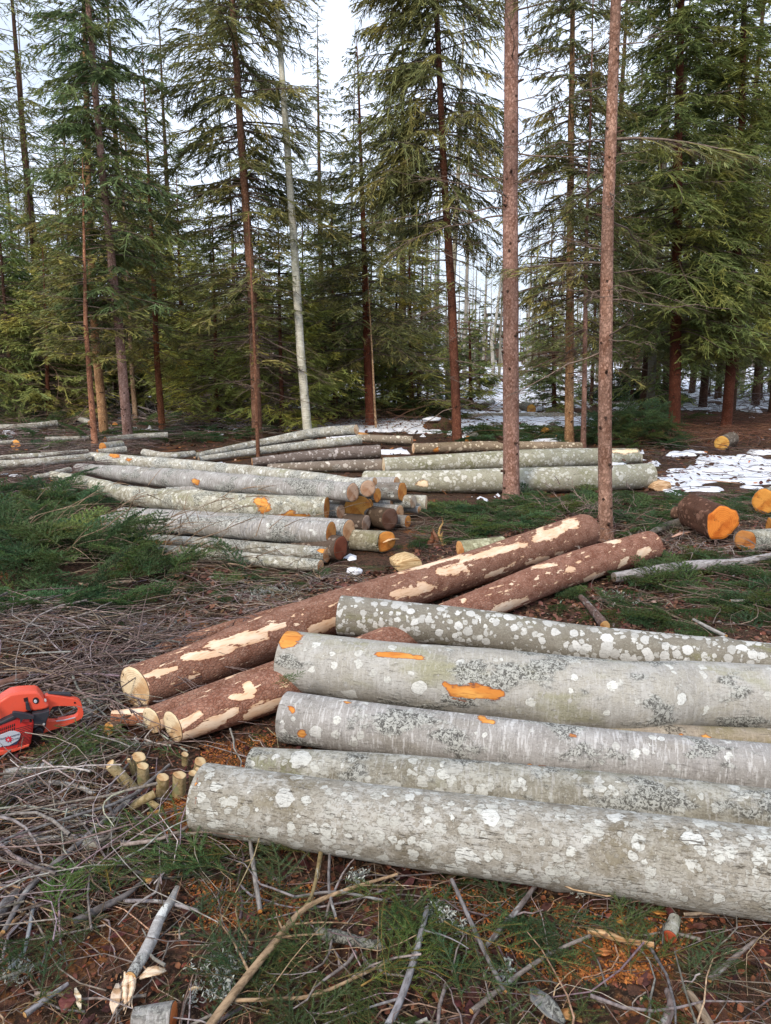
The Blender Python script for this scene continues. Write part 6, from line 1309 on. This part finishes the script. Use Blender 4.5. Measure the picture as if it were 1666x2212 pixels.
hd = plate('rear_handle', smooth_poly([(592, 440), (620, 402), (680, 402), (780, 414), (900, 430), (1000, 446), (1050, 468), (1076, 505), (1088, 560), (1102, 620), (1098, 660), (1072, 700), (1010, 735), (900, 785), (760, 830), (600, 885), (500, 940), (392, 982), (398, 920), (440, 830), (480, 790), (530, 768), (600, 742), (622, 690), (632, 600)], 2), .03, .062, M_sred,
    bevel=.010, seg=4, holes=[smooth_poly([(705, 546), (800, 536), (900, 538), (990, 540), (1022, 558), (1036, 610), (1026, 650), (985, 682), (900, 700), (820, 714), (700, 738), (636, 728), (640, 690), (655, 640), (665, 600)], 2)])
plate('throttle_lock', [(640, 384), (780, 388), (940, 392), (942, 434), (860, 424), (640, 402)], .045, .07, M_sblk, bevel=.004)
plate('throttle_trigger', smooth_poly([(690, 552), (785, 540), (770, 590), (735, 622), (700, 590), (680, 585)], 2), .045, .07, M_sblk, bevel=.004)
plate('handle_label', [(740, 728), (850, 712), (990, 680), (1000, 688), (860, 722), (750, 738)], .028, .032, M_badge, bevel=0)
def disc(name, cx, cy, r, y0, y1, mat, parent=saw, n=28, bevel=.003):
    pts = [(cx+r*math.cos(a), cy+r*math.sin(a)) for a in np.arange(n)*2*math.pi/n]; return plate(name, pts, y0, y1, mat, parent, bevel)
cap = disc('fuel_cap', 515, 862, 60, .012, .06, M_sblk); disc('cap_core', 515, 862, 38, .009, .02, M_sgap, cap)
disc('choke_hole', 473, 430, 42, -.002, .01, M_sgap, bevel=.001); disc('choke_knob', 468, 436, 22, -.006, .008, M_badge, bevel=.002)
disc('screw', 402, 656, 17, -.032, -.02, M_sgap, bevel=.001); a_ = disc('screw_mount', 572, 712, 34, -.016, .03, M_sblk); disc('screw', 572, 712, 17, -.020, .0, M_steel, bevel=.001); disc('rear_bolt', 988, 490, 12, .027, .04, M_sgap, bevel=0); disc('cover_screw', 598, 428, 15, -.004, .01, M_steel, bevel=.001)
bd = plate('badge', [(-190, 900), (0, 838), (130, 789), (185, 782), (262, 806), (272, 826), (258, 880), (222, 952), (120, 975), (20, 992), (-190, 1030)], -.032, -.025, M_badge, stc, bevel=.0015)
r_ = np.random.default_rng(3); st_ = []
for i in range(18):
    a = i*2*math.pi/18; q = (52 if i % 2 else 30)*r_.uniform(.8, 1.15); st_.append((118+q*math.cos(a)*1.05, 890+q*math.sin(a)*.85))
plate('badge_splash_edge', [((x-118)*1.15+118, (y-890)*1.15+892) for x, y in st_], -.0328, -.031, M_mark, bd, bevel=0); plate('badge_splash', st_, -.0336, -.031, M_splash, bd, bevel=0); disc('splash_core', 112, 892, 12, -.0342, -.031, M_badge, bd, bevel=0)
plate('badge_stripe', [(20, 978), (120, 972), (235, 905), (240, 895), (258, 884), (222, 952), (120, 976), (20, 986)], -.0326, -.031, M_mark, bd, bevel=0)
LET = []
def text(s, cx, cy, size, slope):
    cu = bpy.data.curves.new('badge_lettering', 'FONT'); cu.body = s; cu.size = size; cu.extrude = .0003; cu.materials.append(M_mark); o = bpy.data.objects.new('badge_lettering', cu); COL.objects.link(o); o.parent = bd
    u, z = sw(cx, cy); u2, z2 = sw(cx+50, cy-slope*50); o.location = (u, -.0329, z); LET.append(o); o.rotation_euler = (math.pi/2, -math.atan2(z2-z, u2-u), 0)
text('Husq', -8, 906, .014, .3); text('varna', 158, 862, .014, .3); text('X-TORQ', 168, 905, .008, .3)
bpy.context.view_layer.update()
for o in LET:                                            # letters as ordinary mesh
    me = bpy.data.meshes.new_from_object(o.evaluated_get(bpy.context.evaluated_depsgraph_get())); n_o = bpy.data.objects.new('badge_lettering', me); COL.objects.link(n_o); n_o.parent = bd; n_o.location = o.location; n_o.rotation_euler = o.rotation_euler; bpy.data.objects.remove(o)
gl = MB()
def boxq(mb, pts, y0, y1):
    q = [sw(*p) for p in pts]; V = [(u, y0, z) for u, z in q]+[(u, y1, z) for u, z in q]; mb.add(V, [[0, 1, 2, 3], [7, 6, 5, 4], [0, 4, 5, 1], [1, 5, 6, 2], [2, 6, 7, 3], [3, 7, 4, 0]])
for i in range(16):
    x = -190+i*25; y = 775-(x*.36)-0
    for dy in (0, 48): boxq(gl, [(x, y+dy-15), (x+15, y+dy-20), (x+15, y+dy+18), (x, y+dy+23)], -.0285, -.02)
gl.build('air_slots', [M_sgap], stc)
fn = MB()
for i in range(13):
    y = 745+i*19; x0 = 288-i*4.5 if i > 3 else 210+i*22; x1 = 425-i*3
    boxq(fn, [(x0, y+12), (x1, y-42+i*.8), (x1, y-35+i*.8), (x0, y+20)], -.0290, -.02)
fn.build('cooling_grooves', [M_sgap], stc)
# front handle, guard, bar and chain beyond the frame edge
def tubepath(name, P, r, mat, parent=saw, sides=12):
    m = MB(); P = catmull(np.array(P, float), 30)[None]; tubes(m, P, np.full((1, 30), r), sides, cap=True); return m.build(name, [mat], parent, smooth=True)
tubepath('front_handle', [(-.02, -.045, .20), (-.06, -.05, .27), (-.08, .0, .315), (-.08, .1, .32), (-.06, .17, .25), (-.03, .17, .10)], .011, M_sblk)
plate('hand_guard', [(-560, 300), (-520, 120), (-480, 110), (-470, 330), (-440, 470), (-520, 480)], .0, .15, M_sblk, bevel=.005)
bar = plate('guide_bar', [(-430, 880), (-1500, 1040), (-1610, 1080), (-1640, 1130), (-1600, 1180), (-430, 1060)], .125, .130, M_steel, bevel=0)
plate('chain', [(-430, 868), (-1500, 1028), (-1620, 1070), (-1655, 1130), (-1612, 1192), (-430, 1072), (-430, 1060), (-1600, 1180), (-1640, 1130), (-1610, 1080), (-1500, 1040), (-430, 880)], .122, .133, M_sblk, bevel=0)
